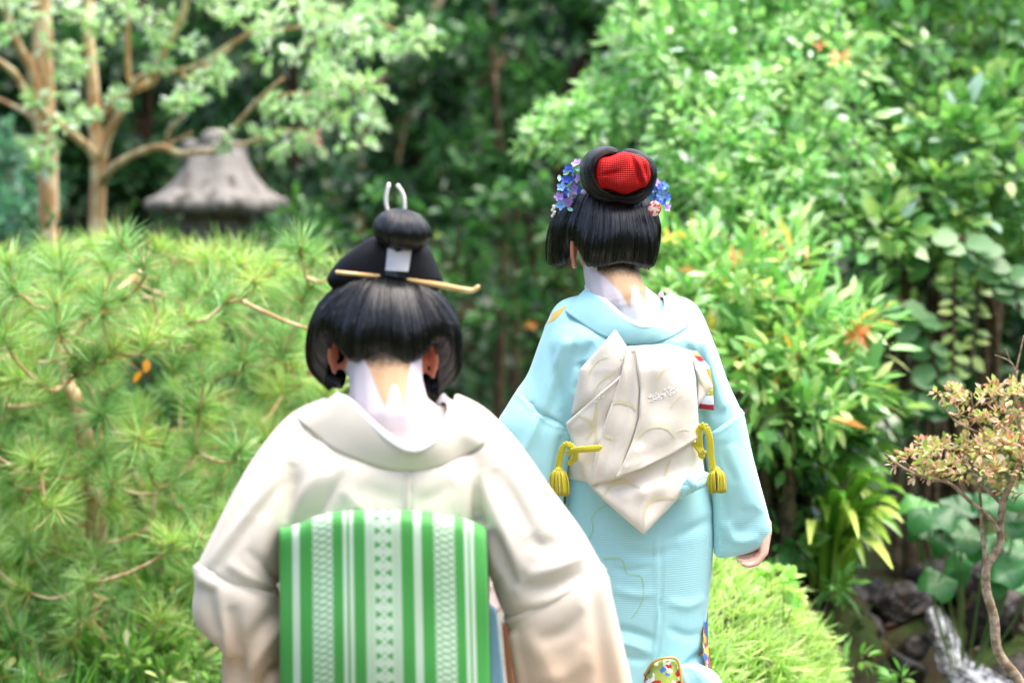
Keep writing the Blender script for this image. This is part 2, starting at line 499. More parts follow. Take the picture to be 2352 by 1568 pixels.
def strand_tubes(G, to_world, rng, n, r, v0=.08, v1=1.0, lift=.7, over=3.0):
    """single combed hairs lying on the shell, some ends hanging past its edge"""
    nu, nv = G.shape[:2]
    du = np.roll(G, -1, 0) - np.roll(G, 1, 0); dv = np.gradient(G, axis=1)
    N = np.cross(du, dv); N /= np.linalg.norm(N, axis=2)[..., None] + 1e-9
    if (N * (G - G.mean((0, 1)))).sum() < 0: N = -N
    b = B()
    for _ in range(n):
        u = rng.uniform(0, nu - 1); a = rng.uniform(v0, .55); e = min(v1, a + rng.uniform(.3, .9))
        dr = rng.normal(0, 1.2); hh = lift * rng.uniform(.4, 1.6)
        pts = []
        for t in np.linspace(a, e, 12):
            i = int(np.clip(u + dr * (t - a) * 4, 0, nu - 1)); j = t * (nv - 1); k = int(min(nv - 2, j)); f = j - k
            pts.append(G[i, k] * (1 - f) + G[i, k + 1] * f + N[i, k] * hh * math.sin((t - a) / (e - a + 1e-6) * math.pi) ** .3)
        if e >= v1 - .02:
            d = pts[-1] - pts[-2]; pts.append(pts[-1] + d / (np.linalg.norm(d) + 1e-6) * rng.uniform(.5, over) + np.array([0, -rng.uniform(.5, over), 0]))
        b.tube(to_world(np.array(pts)), np.linspace(r, r * .6, len(pts)), 3)
    return b.mesh()
def roll_mesh(path, rw, rd, to_world, seg=26, n=8):
    """rolled lock of hair: path of (a, b, c) with half width rw (in the a-b plane) and rd (along c), u around, v along"""
    q = crom(np.column_stack([path, rw, rd]), n)
    Pp, W, D = q[:, :3], q[:, 3], q[:, 4]
    T = np.gradient(Pp, axis=0); T[:, 2] *= .2; T /= np.linalg.norm(T, axis=1)[:, None]
    a = np.linspace(0, 2 * math.pi, seg)
    rows = []
    for p, w, d, t in zip(Pp, W, D, T):
        nrm = np.array([-t[1], t[0], 0.0]); nrm /= np.linalg.norm(nrm) + 1e-9
        rows.append(p + np.cos(a)[:, None] * nrm * w + np.sin(a)[:, None] * np.array([0, 0, 1.0]) * d)
    G = np.array(rows); nr, nc = G.shape[:2]
    uv = np.stack(np.meshgrid(np.linspace(0, 1.5, nr), np.linspace(0, 1, nc), indexing='ij'), -1)[..., ::-1].reshape(-1, 2)
    return mesh_from(to_world(G.reshape(-1, 3)), grid_faces(nr, nc), uv)

def dome_mesh(fn, nu, nv, to_world):
    """fn(u, v) -> (a, b, c); u around 0..1, v along 0..1"""
    uu, vv = np.meshgrid(np.linspace(0, 1, nu), np.linspace(0, 1, nv), indexing='ij')
    G = np.array([[fn(uu[i, j], vv[i, j]) for j in range(nv)] for i in range(nu)])
    return mesh_from(to_world(G.reshape(-1, 3)), grid_faces(nu, nv), np.stack([uu, vv], -1).reshape(-1, 2))

def head_frame(cx, cy, d, roll=0.0, yaw=0.0, pitch=0.0):
    """maps head px (a right, b up, c towards the viewer) to the world"""
    o = P(cx, cy, d); s = S(d)
    R = np.array((Matrix.Rotation(yaw, 3, 'Z') @ Matrix.Rotation(roll, 3, 'Y') @ Matrix.Rotation(pitch, 3, 'X')))
    def f(q):
        q = np.asarray(q, float)
        w = np.stack([q[..., 0], -q[..., 2], q[..., 1]], -1) * s
        return o + w @ R.T
    return f

def strip_between(lip, seam, nu, nv, bulge=0.0, thick=0.004, inward=None):
    """collar: lip and seam are lists of world points"""
    L, Q = crom(lip, 6), crom(seam, 6)
    def samp(c, n):
        l = np.concatenate([[0], np.cumsum(np.linalg.norm(np.diff(c, axis=0), axis=1))]); l /= l[-1]
        return np.column_stack([np.interp(np.linspace(0, 1, n), l, c[:, k]) for k in range(3)])
    L, Q = samp(L, nu), samp(Q, nu)
    w = np.linspace(0, 1, nv)[:, None, None]
    g = (1 - w) * L[None] + w * Q[None]
    out = np.array([0, -1, 0.25]) * bulge
    g = g + np.sin(w * math.pi) * out
    # roll the lip inwards
    return sheet(g, thick, inward=(0, 1, -0.1))

def person_root(name, base, me, mat, label):
    v = get_v(me); set_v(me, v - np.asarray(base))
    o = link(name, me, mat, label=label, cat='person'); o.location = base
    return o

# ================================================================== PERSON IN IVORY KIMONO (nearer)
DA = 3.70
def build_ivory():
    rng = np.random.default_rng(5)
    hf = head_frame(884, 760, 3.775, roll=math.radians(3.0))
    b = B()
    # head, jaw, nose, neck, trunk, arms, legs
    b.blob(hf((0, 5, -5)), (.080, .092, .082)); b.blob(hf((2, -78, -12)), (.074, .066, .045)); b.blob(hf((0, -55, -55)), (.058, .062, .062)); b.blob(hf((0, -110, -85)), (.030, .03, .03))
    b.capsule(hf((0, -10, -138)), .008, hf((0, -45, -155)), .013)
    b.capsule(hf((0, -82, -130)), .014, hf((0, -82, -131)), .016)
    nk = [P(884, 800, 3.755), P(887, 880, 3.735), P(896, 960, 3.72), P(902, 1030, 3.735)]
    b.chain(nk, [.066, .066, .074, .088])
    b.chain([P(800, 1005, 3.755), P(890, 945, 3.74), P(1000, 1005, 3.755)], [.050, .062, .050])
    b.blob(P(902, 1110, 3.765), (.150, .095, .14)); b.blob(P(895, 1400, 3.76), (.14, .11, .26))
    for sgn in (-1, 1): ear_parts(b, hf((sgn * 110, -64, -4)), sgn, 0.92)
    gz = 0.0
    hipz = P(890, 1650, 3.78)
    b.blob(hipz, (.165, .125, .15))
    for s in (-1, 1):
        hip = hipz + np.array([s * .085, 0, -.05]); knee = np.array([hip[0], 3.70, .44]); ank = np.array([hip[0], 3.78, .08])
        b.chain([hip, knee, ank], [.085, .055, .036]); b.chain([ank + np.array([0, -.03, -.03]), ank + np.array([0, .13, -.045])], [.03, .026])
    shl, shr = P(745, 1040, 3.745), P(1055, 1040, 3.745)
    ell, elr = P(520, 1330, 3.70), P(1330, 1330, 3.69)
    for sh, el, s in ((shl, ell, -1), (shr, elr, 1)):
        wr = el + np.array([-s * .06, .20, -.03]); pe = wr + np.array([-s * .05, .06, -.02])
        b.chain([sh, el, wr], [.048, .040, .026])
        hand_parts(b, wr, pe, (0, .3, 1), (-s * .7, .1, -.6), .9)
    me = remeshed(b, 0.0055, 4)
    zig = [(700, 750), (781, 800), (826, 815), (846, 850), (886, 938), (900, 885), (912, 886), (928, 940), (940, 840), (958, 770)]
    nd = 3.66
    zz = [(float(P(x, y, nd)[0]), float(P(x, y, nd)[2])) for x, y in zig]
    zz = zz[1:]
    ears = [(hf((s * 114, -62, 4)), .036) for s in (-1, 1)]
    skin = skin_mat('skin_with_white_neck_paint', zz, ears, nape_hair=float(P(884, 838, nd)[2]))
    base = (float(P(890, 1400, 3.76)[0]), 3.76, 0.0)
    root = person_root('person', base, me, skin, 'person in ivory kimono with green striped obi, head bowed, hair in topknot')

    # ---- kimono: bodice with dropped shoulders and skirt
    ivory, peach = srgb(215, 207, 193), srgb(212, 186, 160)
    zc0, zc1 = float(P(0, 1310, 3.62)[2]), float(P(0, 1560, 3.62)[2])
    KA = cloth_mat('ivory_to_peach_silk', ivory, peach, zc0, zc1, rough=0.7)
    b = B()
    rows = []
    for y, c, hw, hd, d in ((930, 895, 150, .045, 3.765), (950, 890, 192, .062, 3.76), (985, 893, 228, .083, 3.752), (1030, 896, 250, .118, 3.745), (1080, 900, 262, .132, 3.738), (1150, 900, 262, .136, 3.738),
                            (1230, 890, 250, .13, 3.742), (1330, 885, 236, .13, 3.75), (1450, 885, 236, .135, 3.76), (1620, 885, 262, .15, 3.77), (1900, 885, 275, .15, 3.77), (2420, 885, 290, .15, 3.77)):
        rows.append((c - hw, y, c + hw, y, d, hd))
    b.rings2(rows, 5, 44, 2.25)
    b.rings2([(750, 908, 775, 1150, 3.745, .06), (664, 952, 738, 1190, 3.735, .078), (588, 1042, 700, 1215, 3.718, .085), (530, 1140, 665, 1255, 3.708, .088), (483, 1236, 642, 1310, 3.70, .088), (456, 1290, 632, 1360, 3.70, .086)], 5, 30)
    b.rings2([(1045, 900, 1010, 1150, 3.745, .06), (1116, 938, 1060, 1190, 3.73, .078), (1190, 1014, 1100, 1235, 3.71, .088), (1262, 1115, 1120, 1300, 3.698, .092), (1336, 1216, 1140, 1370, 3.69, .092), (1384, 1300, 1168, 1428, 3.69, .09)], 5, 30)
    me = remeshed(b, 0.0048, 7)
    folds = [
        ([(802, 1070), (765, 1120), (722, 1188)], 13, -13, 3), ([(745, 1075), (705, 1130), (672, 1200)], 17, 9, 1), ([(672, 1060), (664, 1130), (660, 1200)], 15, -8, 1),
        ([(640, 1085), (560, 1190), (476, 1306)], 11, 5, 1), ([(655, 1100), (585, 1190), (500, 1310)], 14, -5, 1), ([(610, 1180), (600, 1260), (590, 1340)], 22, 5, 1),
        ([(560, 1260), (610, 1300), (640, 1330)], 12, -6, 3), ([(520, 1290), (580, 1330), (635, 1350)], 12, 5, 1),
        ([(1085, 1075), (1094, 1130), (1100, 1200)], 15, -13, 3), ([(1096, 1080), (1140, 1180), (1200, 1318)], 17, 10, 1), ([(1140, 1075), (1190, 1160), (1240, 1260)], 20, -6, 1),
        ([(1206, 1322), (1280, 1300), (1362, 1262)], 14, 7, 1), ([(1215, 1230), (1245, 1255), (1290, 1240)], 20, -7, 1), ([(1190, 1350), (1260, 1350), (1360, 1312)], 16, -8, 1), ([(1170, 1395), (1250, 1380), (1350, 1330)], 13, 4, 1),
        ([(1118, 1200), (1130, 1260), (1140, 1330)], 15, 9, 1), ([(1135, 1215), (1160, 1290), (1185, 1350)], 12, -10, 1),
        ([(934, 1075), (934, 1120), (934, 1175)], 3.5, 4, 0), ([(942, 1075), (942, 1120), (942, 1175)], 3.5, -4, 0),
        ([(830, 1110), (870, 1135), (930, 1150)], 22, -4, 1), ([(1040, 1105), (1000, 1140), (950, 1155)], 20, -4, 1), ([(790, 1120), (820, 1160), (850, 1180)], 16, 5, 1),
        ([(700, 985), (735, 1020), (800, 1062)], 10, -3, 0), ([(1120, 1000), (1075, 1040), (1010, 1070)], 10, -3, 0),
    ]
    sculpt(me, [(f_[0], f_[1] * 1.0, f_[2] * 1.05, f_[3]) for f_ in folds])
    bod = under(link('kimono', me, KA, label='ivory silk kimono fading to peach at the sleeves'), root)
    bt = tree_of(me)
    SEAM = M('ivory_seam', base=srgb(186, 176, 160), rough=.8)
    for pts in ([(934, 1082), (935, 1120), (934, 1176)], [(690, 1200), (640, 1090), (652, 1010)]):
        if len(pts) and pts[0][0] == 934: under(link('back_seam', ribbon(bt, pts, [2.2] * 3, .0012, 8, 3.6), SEAM), bod)
    # ---- sleeves
    b = B()
    b.rings2([(464, 1282, 632, 1345, 3.70, .080), (447, 1300, 642, 1375, 3.70, .092), (452, 1335, 648, 1420, 3.70, .092), (445, 1382, 650, 1450, 3.70, .09), (452, 1424, 655, 1490, 3.705, .088),
              (484, 1456, 662, 1530, 3.71, .085), (519, 1482, 672, 1580, 3.715, .08), (526, 1560, 682, 1680, 3.72, .075), (530, 1740, 700, 1800, 3.725, .06)], 5, 34, 2.6)
    me = remeshed(b, 0.006, 3)
    sculpt(me, [([(447, 1302), (540, 1335), (640, 1378)], 4, 4, 0), ([(500, 1350), (509, 1400), (522, 1480), (530, 1600)], 10, 15, 3), ([(480, 1360), (486, 1420), (500, 1460)], 16, -8, 1), ([(532, 1390), (545, 1480), (560, 1600)], 16, -13, 1),
                ([(640, 1440), (590, 1510), (545, 1620)], 16, 10, 0), ([(640, 1400), (585, 1460), (560, 1520)], 18, -8, 1), ([(650, 1520), (610, 1560), (570, 1640)], 12, -14, 0), ([(455, 1345), (480, 1360), (500, 1352)], 10, -5, 1)])
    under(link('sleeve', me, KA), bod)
    b = B()
    b.rings2([(1372, 1288, 1152, 1412, 3.69, .082), (1391, 1308, 1163, 1436, 3.69, .094), (1411, 1390, 1170, 1492, 3.69, .094), (1431, 1475, 1186, 1580, 3.69, .09), (1452, 1570, 1215, 1680, 3.695, .085), (1475, 1720, 1270, 1800, 3.70, .07)], 6, 34, 2.6)
    me = remeshed(b, 0.006, 3)
    sculpt(me, [([(1392, 1306), (1280, 1370), (1163, 1432)], 4, 4, 0), ([(1385, 1330), (1402, 1450), (1430, 1600)], 12, 8, 0), ([(1360, 1340), (1375, 1450), (1395, 1600)], 20, -8, 0), ([(1200, 1450), (1260, 1530), (1300, 1640)], 24, 6, 1),
                ([(1340, 1400), (1300, 1450), (1230, 1470)], 16, -6, 1), ([(1350, 1480), (1300, 1545), (1220, 1560)], 20, 5, 1), ([(1360, 1530), (1320, 1600), (1260, 1640)], 18, -6, 1), ([(1180, 1460), (1190, 1520), (1205, 1600)], 9, 7, 0)])
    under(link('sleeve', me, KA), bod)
    # orange lining peeping from the sleeve opening
    OR = cloth_mat('orange_lining_silk', srgb(240, 150, 96), rough=0.6)
    g = coons([P(1152, 1425, 3.66), P(1165, 1440, 3.64)], [P(1172, 1640, 3.66), P(1192, 1640, 3.63)], [P(1152, 1425, 3.66), P(1160, 1520, 3.66), P(1172, 1640, 3.66)], [P(1165, 1440, 3.64), P(1176, 1530, 3.632), P(1192, 1640, 3.63)], 6, 24)
    under(link('sleeve_lining', sheet(g, .004), OR), bod)
    PB = cloth_mat('pale_blue_silk', srgb(160, 205, 235), rough=0.6)
    g = coons([P(1124, 1385, 3.645), P(1140, 1400, 3.64)], [P(1128, 1640, 3.65), P(1165, 1640, 3.645)], [P(1124, 1385, 3.645), P(1124, 1500, 3.65), P(1128, 1640, 3.65)], [P(1140, 1400, 3.64), P(1150, 1500, 3.64), P(1165, 1640, 3.645)], 6, 20)
    under(link('obi_scarf', sheet(g, .006), PB), root)
    # ---- collars
    lip = [P(840, 1040, 3.90), P(795, 950, 3.82), P(772, 903, 3.725), P(779, 907, 3.685), P(807, 922, 3.655), P(846, 960, 3.622), P(887, 996, 3.602), P(923, 1018, 3.592), P(954, 1024, 3.590), P(980, 1015, 3.598), P(1007, 994, 3.615), P(1024, 960, 3.645), P(1029, 932, 3.685), P(1018, 908, 3.735), P(990, 950, 3.83), P(950, 1040, 3.90)]
    seam = [P(760, 1070, 3.89), P(705, 990, 3.81), P(674, 948, 3.735)]
    for x, y in ((688, 968), (730, 1004), (774, 1036), (851, 1066), (923, 1080), (1000, 1072), (1067, 1044), (1118, 1008)):
        q = onto(bt, x, y, 0.003, 3.66); seam.append(q)
    seam += [P(1090, 938, 3.75), P(1060, 990, 3.84), P(1010, 1070, 3.90)]
    COLM = cloth_mat('ivory_collar_silk', srgb(212, 205, 190), rough=0.7)
    under(link('collar', strip_between(lip, seam, 90, 14, bulge=0.004, thick=0.005), COLM), bod)
    WHT = cloth_mat('white_under_collar_silk', srgb(232, 231, 234), rough=0.65, var=.015)
    up = [np.array(q) + np.array([0, .004, .004]) for q in lip]; dn = [np.array(q) + np.array([0, -.0025, -.011]) for q in lip]
    under(link('under_collar', strip_between(up, dn, 90, 6, bulge=0.002, thick=0.004), WHT), bod)
    # ---- obi: belt, folded drum with woven stripes
    b = B()
    bl = []
    for y, hw, hd in ((1175, 236, .134), (1190, 243, .141), (1300, 240, .142), (1420, 240, .146), (1500, 240, .146), (1512, 232, .138)):
        bl.append((885 - hw, y, 885 + hw, y, 3.748, hd))
    b.rings2(bl, 5, 56, 2.25)
    BM = M('gold_brocade', rough=0.45, spec=0.5)
    pos = BM.geo(); n = BM.noise(pos, 38, 3); n2 = BM.voro(pos, 45)
    BM.color(BM.mix(n2.ss(.25, .4), BM.mix(n.ss(.45, .55), srgb(205, 160, 92), srgb(120, 70, 55)), srgb(226, 205, 170)))
    obi = under(link('obi', b.mesh(), BM, label='green obi drum with white woven stripes'), root)
    G_ = M('green_striped_weave', rough=0.55, spec=0.35, Sheen_Weight=0.2)
    uv = G_.uv(); u, v, _ = G_.xyz(uv)                       # u 0..1 across, v in drum widths along
    jag = (v * 320.0).sin() * 0.0022
    wide = (u + jag).band(.158, .258, .0012) + (u - jag).band(.742, .845, .0012)
    cen = (u + jag).band(.412, .586, .0012)
    thin = u.band(.063, .098, .002) + u.band(.305, .326, .0015) + u.band(.336, .357, .0015) + u.band(.645, .684, .002) + u.band(.889, .910, .0015) + u.band(.918, .937, .0015)
    # woven motifs: lozenge lattice in the side bands, paired darts down the middle band
    per = 0.0675
    vv = ((v / per).frac() - 0.5).abs() * 2.0
    sb = (((u - .208) * 20.0).abs()).min(((u - .7935) * 19.4).abs())
    lat = ((sb * 1.0 + vv * 1.0) * 1.0).frac().lt(0.30) * 1.0
    lat2 = ((sb * 1.0 - vv * 1.0) * 1.0 + 9.0).frac().lt(0.26)
    hatch = ((v * 230.0) + (u * 90.0)).frac().lt(0.36)
    side_g = (lat.max(lat2) * 0.70 + hatch * 0.10).min(0.8)
    cb = ((u - .499) * 11.5).abs()
    dart = cb.band(.10, .46, .02) * vv.lt((cb - .06) * 1.5) * (1.0 - cb.band(.2, .26, .01) * 0)
    cl = ((cb * 1.5 + vv) * 3.0).frac().lt(.28) * cb.gt(.52)
    cl2 = ((cb * 1.5 - vv) * 3.0 + 9.0).frac().lt(.24) * cb.gt(.52)
    core = cb.lt(.10) * vv.band(.35, .62, .03)
    cen_g = (dart * 0.95).max((cl.max(cl2)) * 0.5).max(core * 0.6).max(hatch * 0.22)
    white = (thin * 0.62).max(wide * (1.0 - side_g) * 0.72).max(cen * (1.0 - cen_g) * 0.74)
    fine = G_.noise(G_.vec(u * 500.0, v * 500.0, 0.0), 1.0, 2)
    grn = G_.mix(fine, srgb(52, 140, 56), srgb(72, 160, 74))
    G_.color(G_.mix(white, grn, srgb(222, 234, 222)))
    G_.bump(((v * 900.0).sin() + fine) * 0.4 + white * 1.2, 0.25, 0.0012)
    xs = np.linspace(0, 1, 61)
    ytop = np.interp(xs, [0, .04, .10, .19, .28, .45, .6, .75, .88, .96, 1], [1214, 1210, 1203, 1184, 1176, 1172, 1173, 1179, 1191, 1203, 1213])
    prof = [(26, .075, -.02), (10, .06, -.012), (0, .045, 0), (-1.0, .03, .01), (4, .014, .022), (14, .004, .034), (32, -.001, .05)] + [(32 + k * 26, -.001 - .012 * math.sin(k / 17 * 3.1), .05 + k * .0198) for k in range(1, 20)]
    g, uvs = [], []
    for dy, dd, vl in prof:
        row, ru = [], []
        for i, x in enumerate(xs):
            ly = min(1.0, max(0.0, dy / 520))
            xl, xr = 641 + 3 * ly, 1117 + 14 * ly
            wob = .006 * math.sin(x * 8 + dy * .008) + .003 * math.sin(x * 21 + dy * .02) + .004 * math.sin(dy * .017 - x * 3)
            edge = .012 * abs(2 * x - 1) ** 6
            row.append(P(xl + (xr - xl) * x, ytop[i] + dy + (0.0 if dy > 40 else 0), 3.543 + dd + .030 * (2 * x - 1) ** 2 + wob + edge * 0.5)); ru.append((x, vl / .36))
        g.append(row); uvs.append(ru)
    under(link('obi_drum', sheet(np.array(g), .008, np.array(uvs)), G_), obi)
    b = B()
    b.rings2([(665, 1240, 1096, 1240, 3.63, .02), (660, 1255, 1102, 1255, 3.63, .03), (657, 1400, 1108, 1400, 3.63, .03), (657, 1640, 1118, 1640, 3.63, .03)], 4, 40, 5)
    under(link('obi_drum_back', b.mesh(), G_.m if False else M('dark_green_weave', base=srgb(48, 120, 52), rough=.7)), obi)

    # ---- hair
    K = [
        [(4, 138, 14), (0, 108, 70), (0, 50, 112), (0, -8, 124), (0, -42, 116), (0, -52, 98)],
        [(10, 138, 13), (28, 106, 66), (44, 45, 106), (54, -12, 118), (58, -58, 110), (56, -70, 92)],
        [(16, 137, 12), (56, 104, 55), (86, 42, 86), (97, -6, 92), (100, -36, 80), (94, -48, 66)],
        [(20, 136, 8), (80, 102, 42), (122, 46, 58), (136, 4, 52), (128, -18, 36), (114, -26, 26)],
        [(22, 135, 2), (92, 102, 30), (145, 42, 34), (169, -25, 20), (166, -88, 2), (130, -134, -14)],
        [(22, 135, -8), (98, 108, -8), (156, 55, -14), (180, -15, -22), (172, -92, -32), (112, -140, -44)],
        [(18, 135, -20), (88, 115, -60), (140, 68, -80), (160, 0, -88), (148, -76, -90), (90, -124, -78)],
        [(8, 135, -30), (50, 124, -90), (90, 90, -125), (104, 55, -138), (102, 30, -136), (98, 20, -128)],
        [(4, 135, -35), (4, 128, -98), (0, 98, -140), (0, 68, -154), (0, 45, -150), (0, 38, -140)],
    ]
    G = strand_cap(K, None, None, nu=30, nv=7)
    wig = under(link('wig', wig_shell(G, hf, 7.0, rng, .8), HAIR, label='black swept-up wig with topknot'), root)
    under(link('hair_strands', strand_tubes(G, hf, rng, 520, .00032), HAIR, kind='stuff'), wig)
    # tall front crest that shows on both sides of the topknot
    b = B()
    fr = []
    for y, x0, x1, h in ((538, 868, 952, .02), (552, 838, 972, .034), (575, 806, 990, .044), (600, 776, 1001, .048), (625, 757, 1011, .05), (645, 751, 1017, .05), (662, 762, 1012, .045), (685, 785, 992, .03)):
        fr.append((x0, y, x1, y, 3.80, h))
    b.rings2(fr, 4, 40, 2.6)
    under(link('front_hair_crest', b.mesh(), M('matte_black_hair', base=(.003, .0035, .005, 1), rough=.5, spec=.22)), wig)
    def bun(u, v):
        th = u * 2 * math.pi; ph = (v - .5) * math.pi
        cb_, sb_ = math.cos(ph), math.sin(ph)
        a = 68 * cb_ * math.cos(th); bb = 50 * sb_ * (1.0 if sb_ > 0 else .92); c = 58 * cb_ * math.sin(th)
        a *= 1 + .10 * sb_ * 0 + (.06 if sb_ < 0 else -.03) * abs(sb_)
        bb += -8 * (c / 58) ** 2 + 5 * math.cos(th) * cb_ * -1
        return (29 + a, 232 + bb, 22 + c)
    under(link('topknot', dome_mesh(bun, 49, 25, hf), HAIR), wig)
    WB = M('white_paper_band', rough=0.55, base=srgb(228, 226, 234))
    def band(u, v):
        th = u * 2 * math.pi; t = v
        return (21 + 4 * t + (32 - 3 * t) * math.cos(th), 140 + 50 * t, 14 + (30 - 2 * t) * math.sin(th))
    under(link('topknot_band', dome_mesh(band, 37, 5, hf), WB), wig)
    b = B(); b.tube([hf((19, 125, 12)), hf((22, 150, 14)), hf((25, 195, 16))], np.array([35, 29, 27]) * S(DA), 24, n=4)
    under(link('topknot_stalk', b.mesh(), HAIR), wig)
    IV = M('ivory_comb_prong', rough=0.4, base=srgb(232, 228, 222))
    for pts in ([(898, 500), (888, 475), (887, 450), (893, 424)], [(926, 500), (929, 475), (926, 448), (914, 427)]):
        b = B(); q = [P(x, y, 3.77) for x, y in pts]; b.tube(q, np.array([3.8, 4.6, 4.8, 4.6]) * S(3.77), 12, n=5)
        b.blob(q[-1], tuple([4.7 * S(3.77)] * 3), seg=12, rings=8)
        under(link('comb_prong', b.mesh(), IV), wig)
    TS = M('pale_tortoiseshell', rough=0.25, base=srgb(226, 186, 122), Coat_Weight=0.5)
    pin = [P(774, 625, 3.725), P(823, 630, 3.735), P(905, 638, 3.76), P(962, 647, 3.742), P(1010, 655, 3.712), P(1060, 664, 3.685), P(1083, 667, 3.683), P(1091, 664, 3.683), P(1098, 659, 3.683)]
    b = B(); b.tube(pin, np.array([4.5, 4.8, 5, 5.5, 7.2, 6.2, 5.8, 5.6, 5.2]) * S(3.69), 12, n=4); b.blob(pin[0], tuple([4.6 * S(3.69)] * 3)); b.blob(pin[-1], tuple([5.2 * S(3.69)] * 3))
    under(link('hair_pin', b.mesh(), TS), wig)
    b = B(); b.blob(P(713, 855, 3.80), (.0065, .0065, .008)); b.tube([P(713, 852, 3.80), P(735, 800, 3.81), P(760, 760, 3.80)], .0015, 6)
    under(link('gold_bead', b.mesh(), M('gold_bead', rough=.3, base=srgb(240, 205, 130), Metallic=.4)), wig)
    # loose hairs
    return root
# ================================================================== PERSON IN PALE BLUE KIMONO (farther, in focus)
DB = 4.55
def ribbon(tree, pts, widths, lift=.0012, n=6, fallback=None, off=None):
    """flat woven or embroidered band lying on cloth; pts in px, widths px"""
    q = crom(np.column_stack([np.asarray(pts, float), widths]), n)
    T = np.gradient(q[:, :2], axis=0); T /= np.linalg.norm(T, axis=1)[:, None] + 1e-9
    Nn = np.column_stack([-T[:, 1], T[:, 0]])
    v, f = [], []
    for p, nn in zip(q, Nn):
        for s in (-1, 0, 1):
            xy = p[:2] + nn * s * p[2] * .5
            w = onto(tree, xy[0], xy[1], lift)
            if w is None: w = onto(tree, p[0], p[1], lift, fallback)
            if w is None: w = P(xy[0], xy[1], fallback or 4.4)
            v.append(w)
    f = grid_faces(len(q), 3)
    return mesh_from(v, f)
def joined(meshes):
    v, f, o = [], [], 0
    for me in meshes:
        a = get_v(me); v.append(a); f += [tuple(i + o for i in p.vertices) for p in me.polygons]; o += len(a)
        bpy.data.meshes.remove(me)
    return mesh_from(np.vstack(v), f)
def braid(b, path, r, pitch, seg=8):
    """three-strand braided cord along world points"""
    q = crom(path, 10)
    L = np.concatenate([[0], np.cumsum(np.linalg.norm(np.diff(q, axis=0), axis=1))])
    n = max(8, int(L[-1] / pitch * 10)); t = np.linspace(0, L[-1], n)
    c = np.column_stack([np.interp(t, L, q[:, k]) for k in range(3)])
    T = np.gradient(c, axis=0); T /= np.linalg.norm(T, axis=1)[:, None]
    view = np.array([0, 1.0, 0]); Sd = np.cross(T, view); Sd /= np.linalg.norm(Sd, axis=1)[:, None] + 1e-9; Dp = np.cross(Sd, T)
    st = max(1, int(len(t) * pitch * .62 / L[-1]))
    for k, i in enumerate(range(0, len(t), st)):
        for sg in (-1, 1):
            a, w = T[i], Sd[i] * sg
            e = a * .62 + w * .42; e /= np.linalg.norm(e)
            R = Vector(e).to_track_quat('Z', 'Y').to_matrix()
            b.blob(c[i] + w * r * .42 + (a * pitch * .31 if sg > 0 else 0), (r * .50, r * .62, r * .98), R, 8, 6)
    b.tube(c, r * .55, 6)

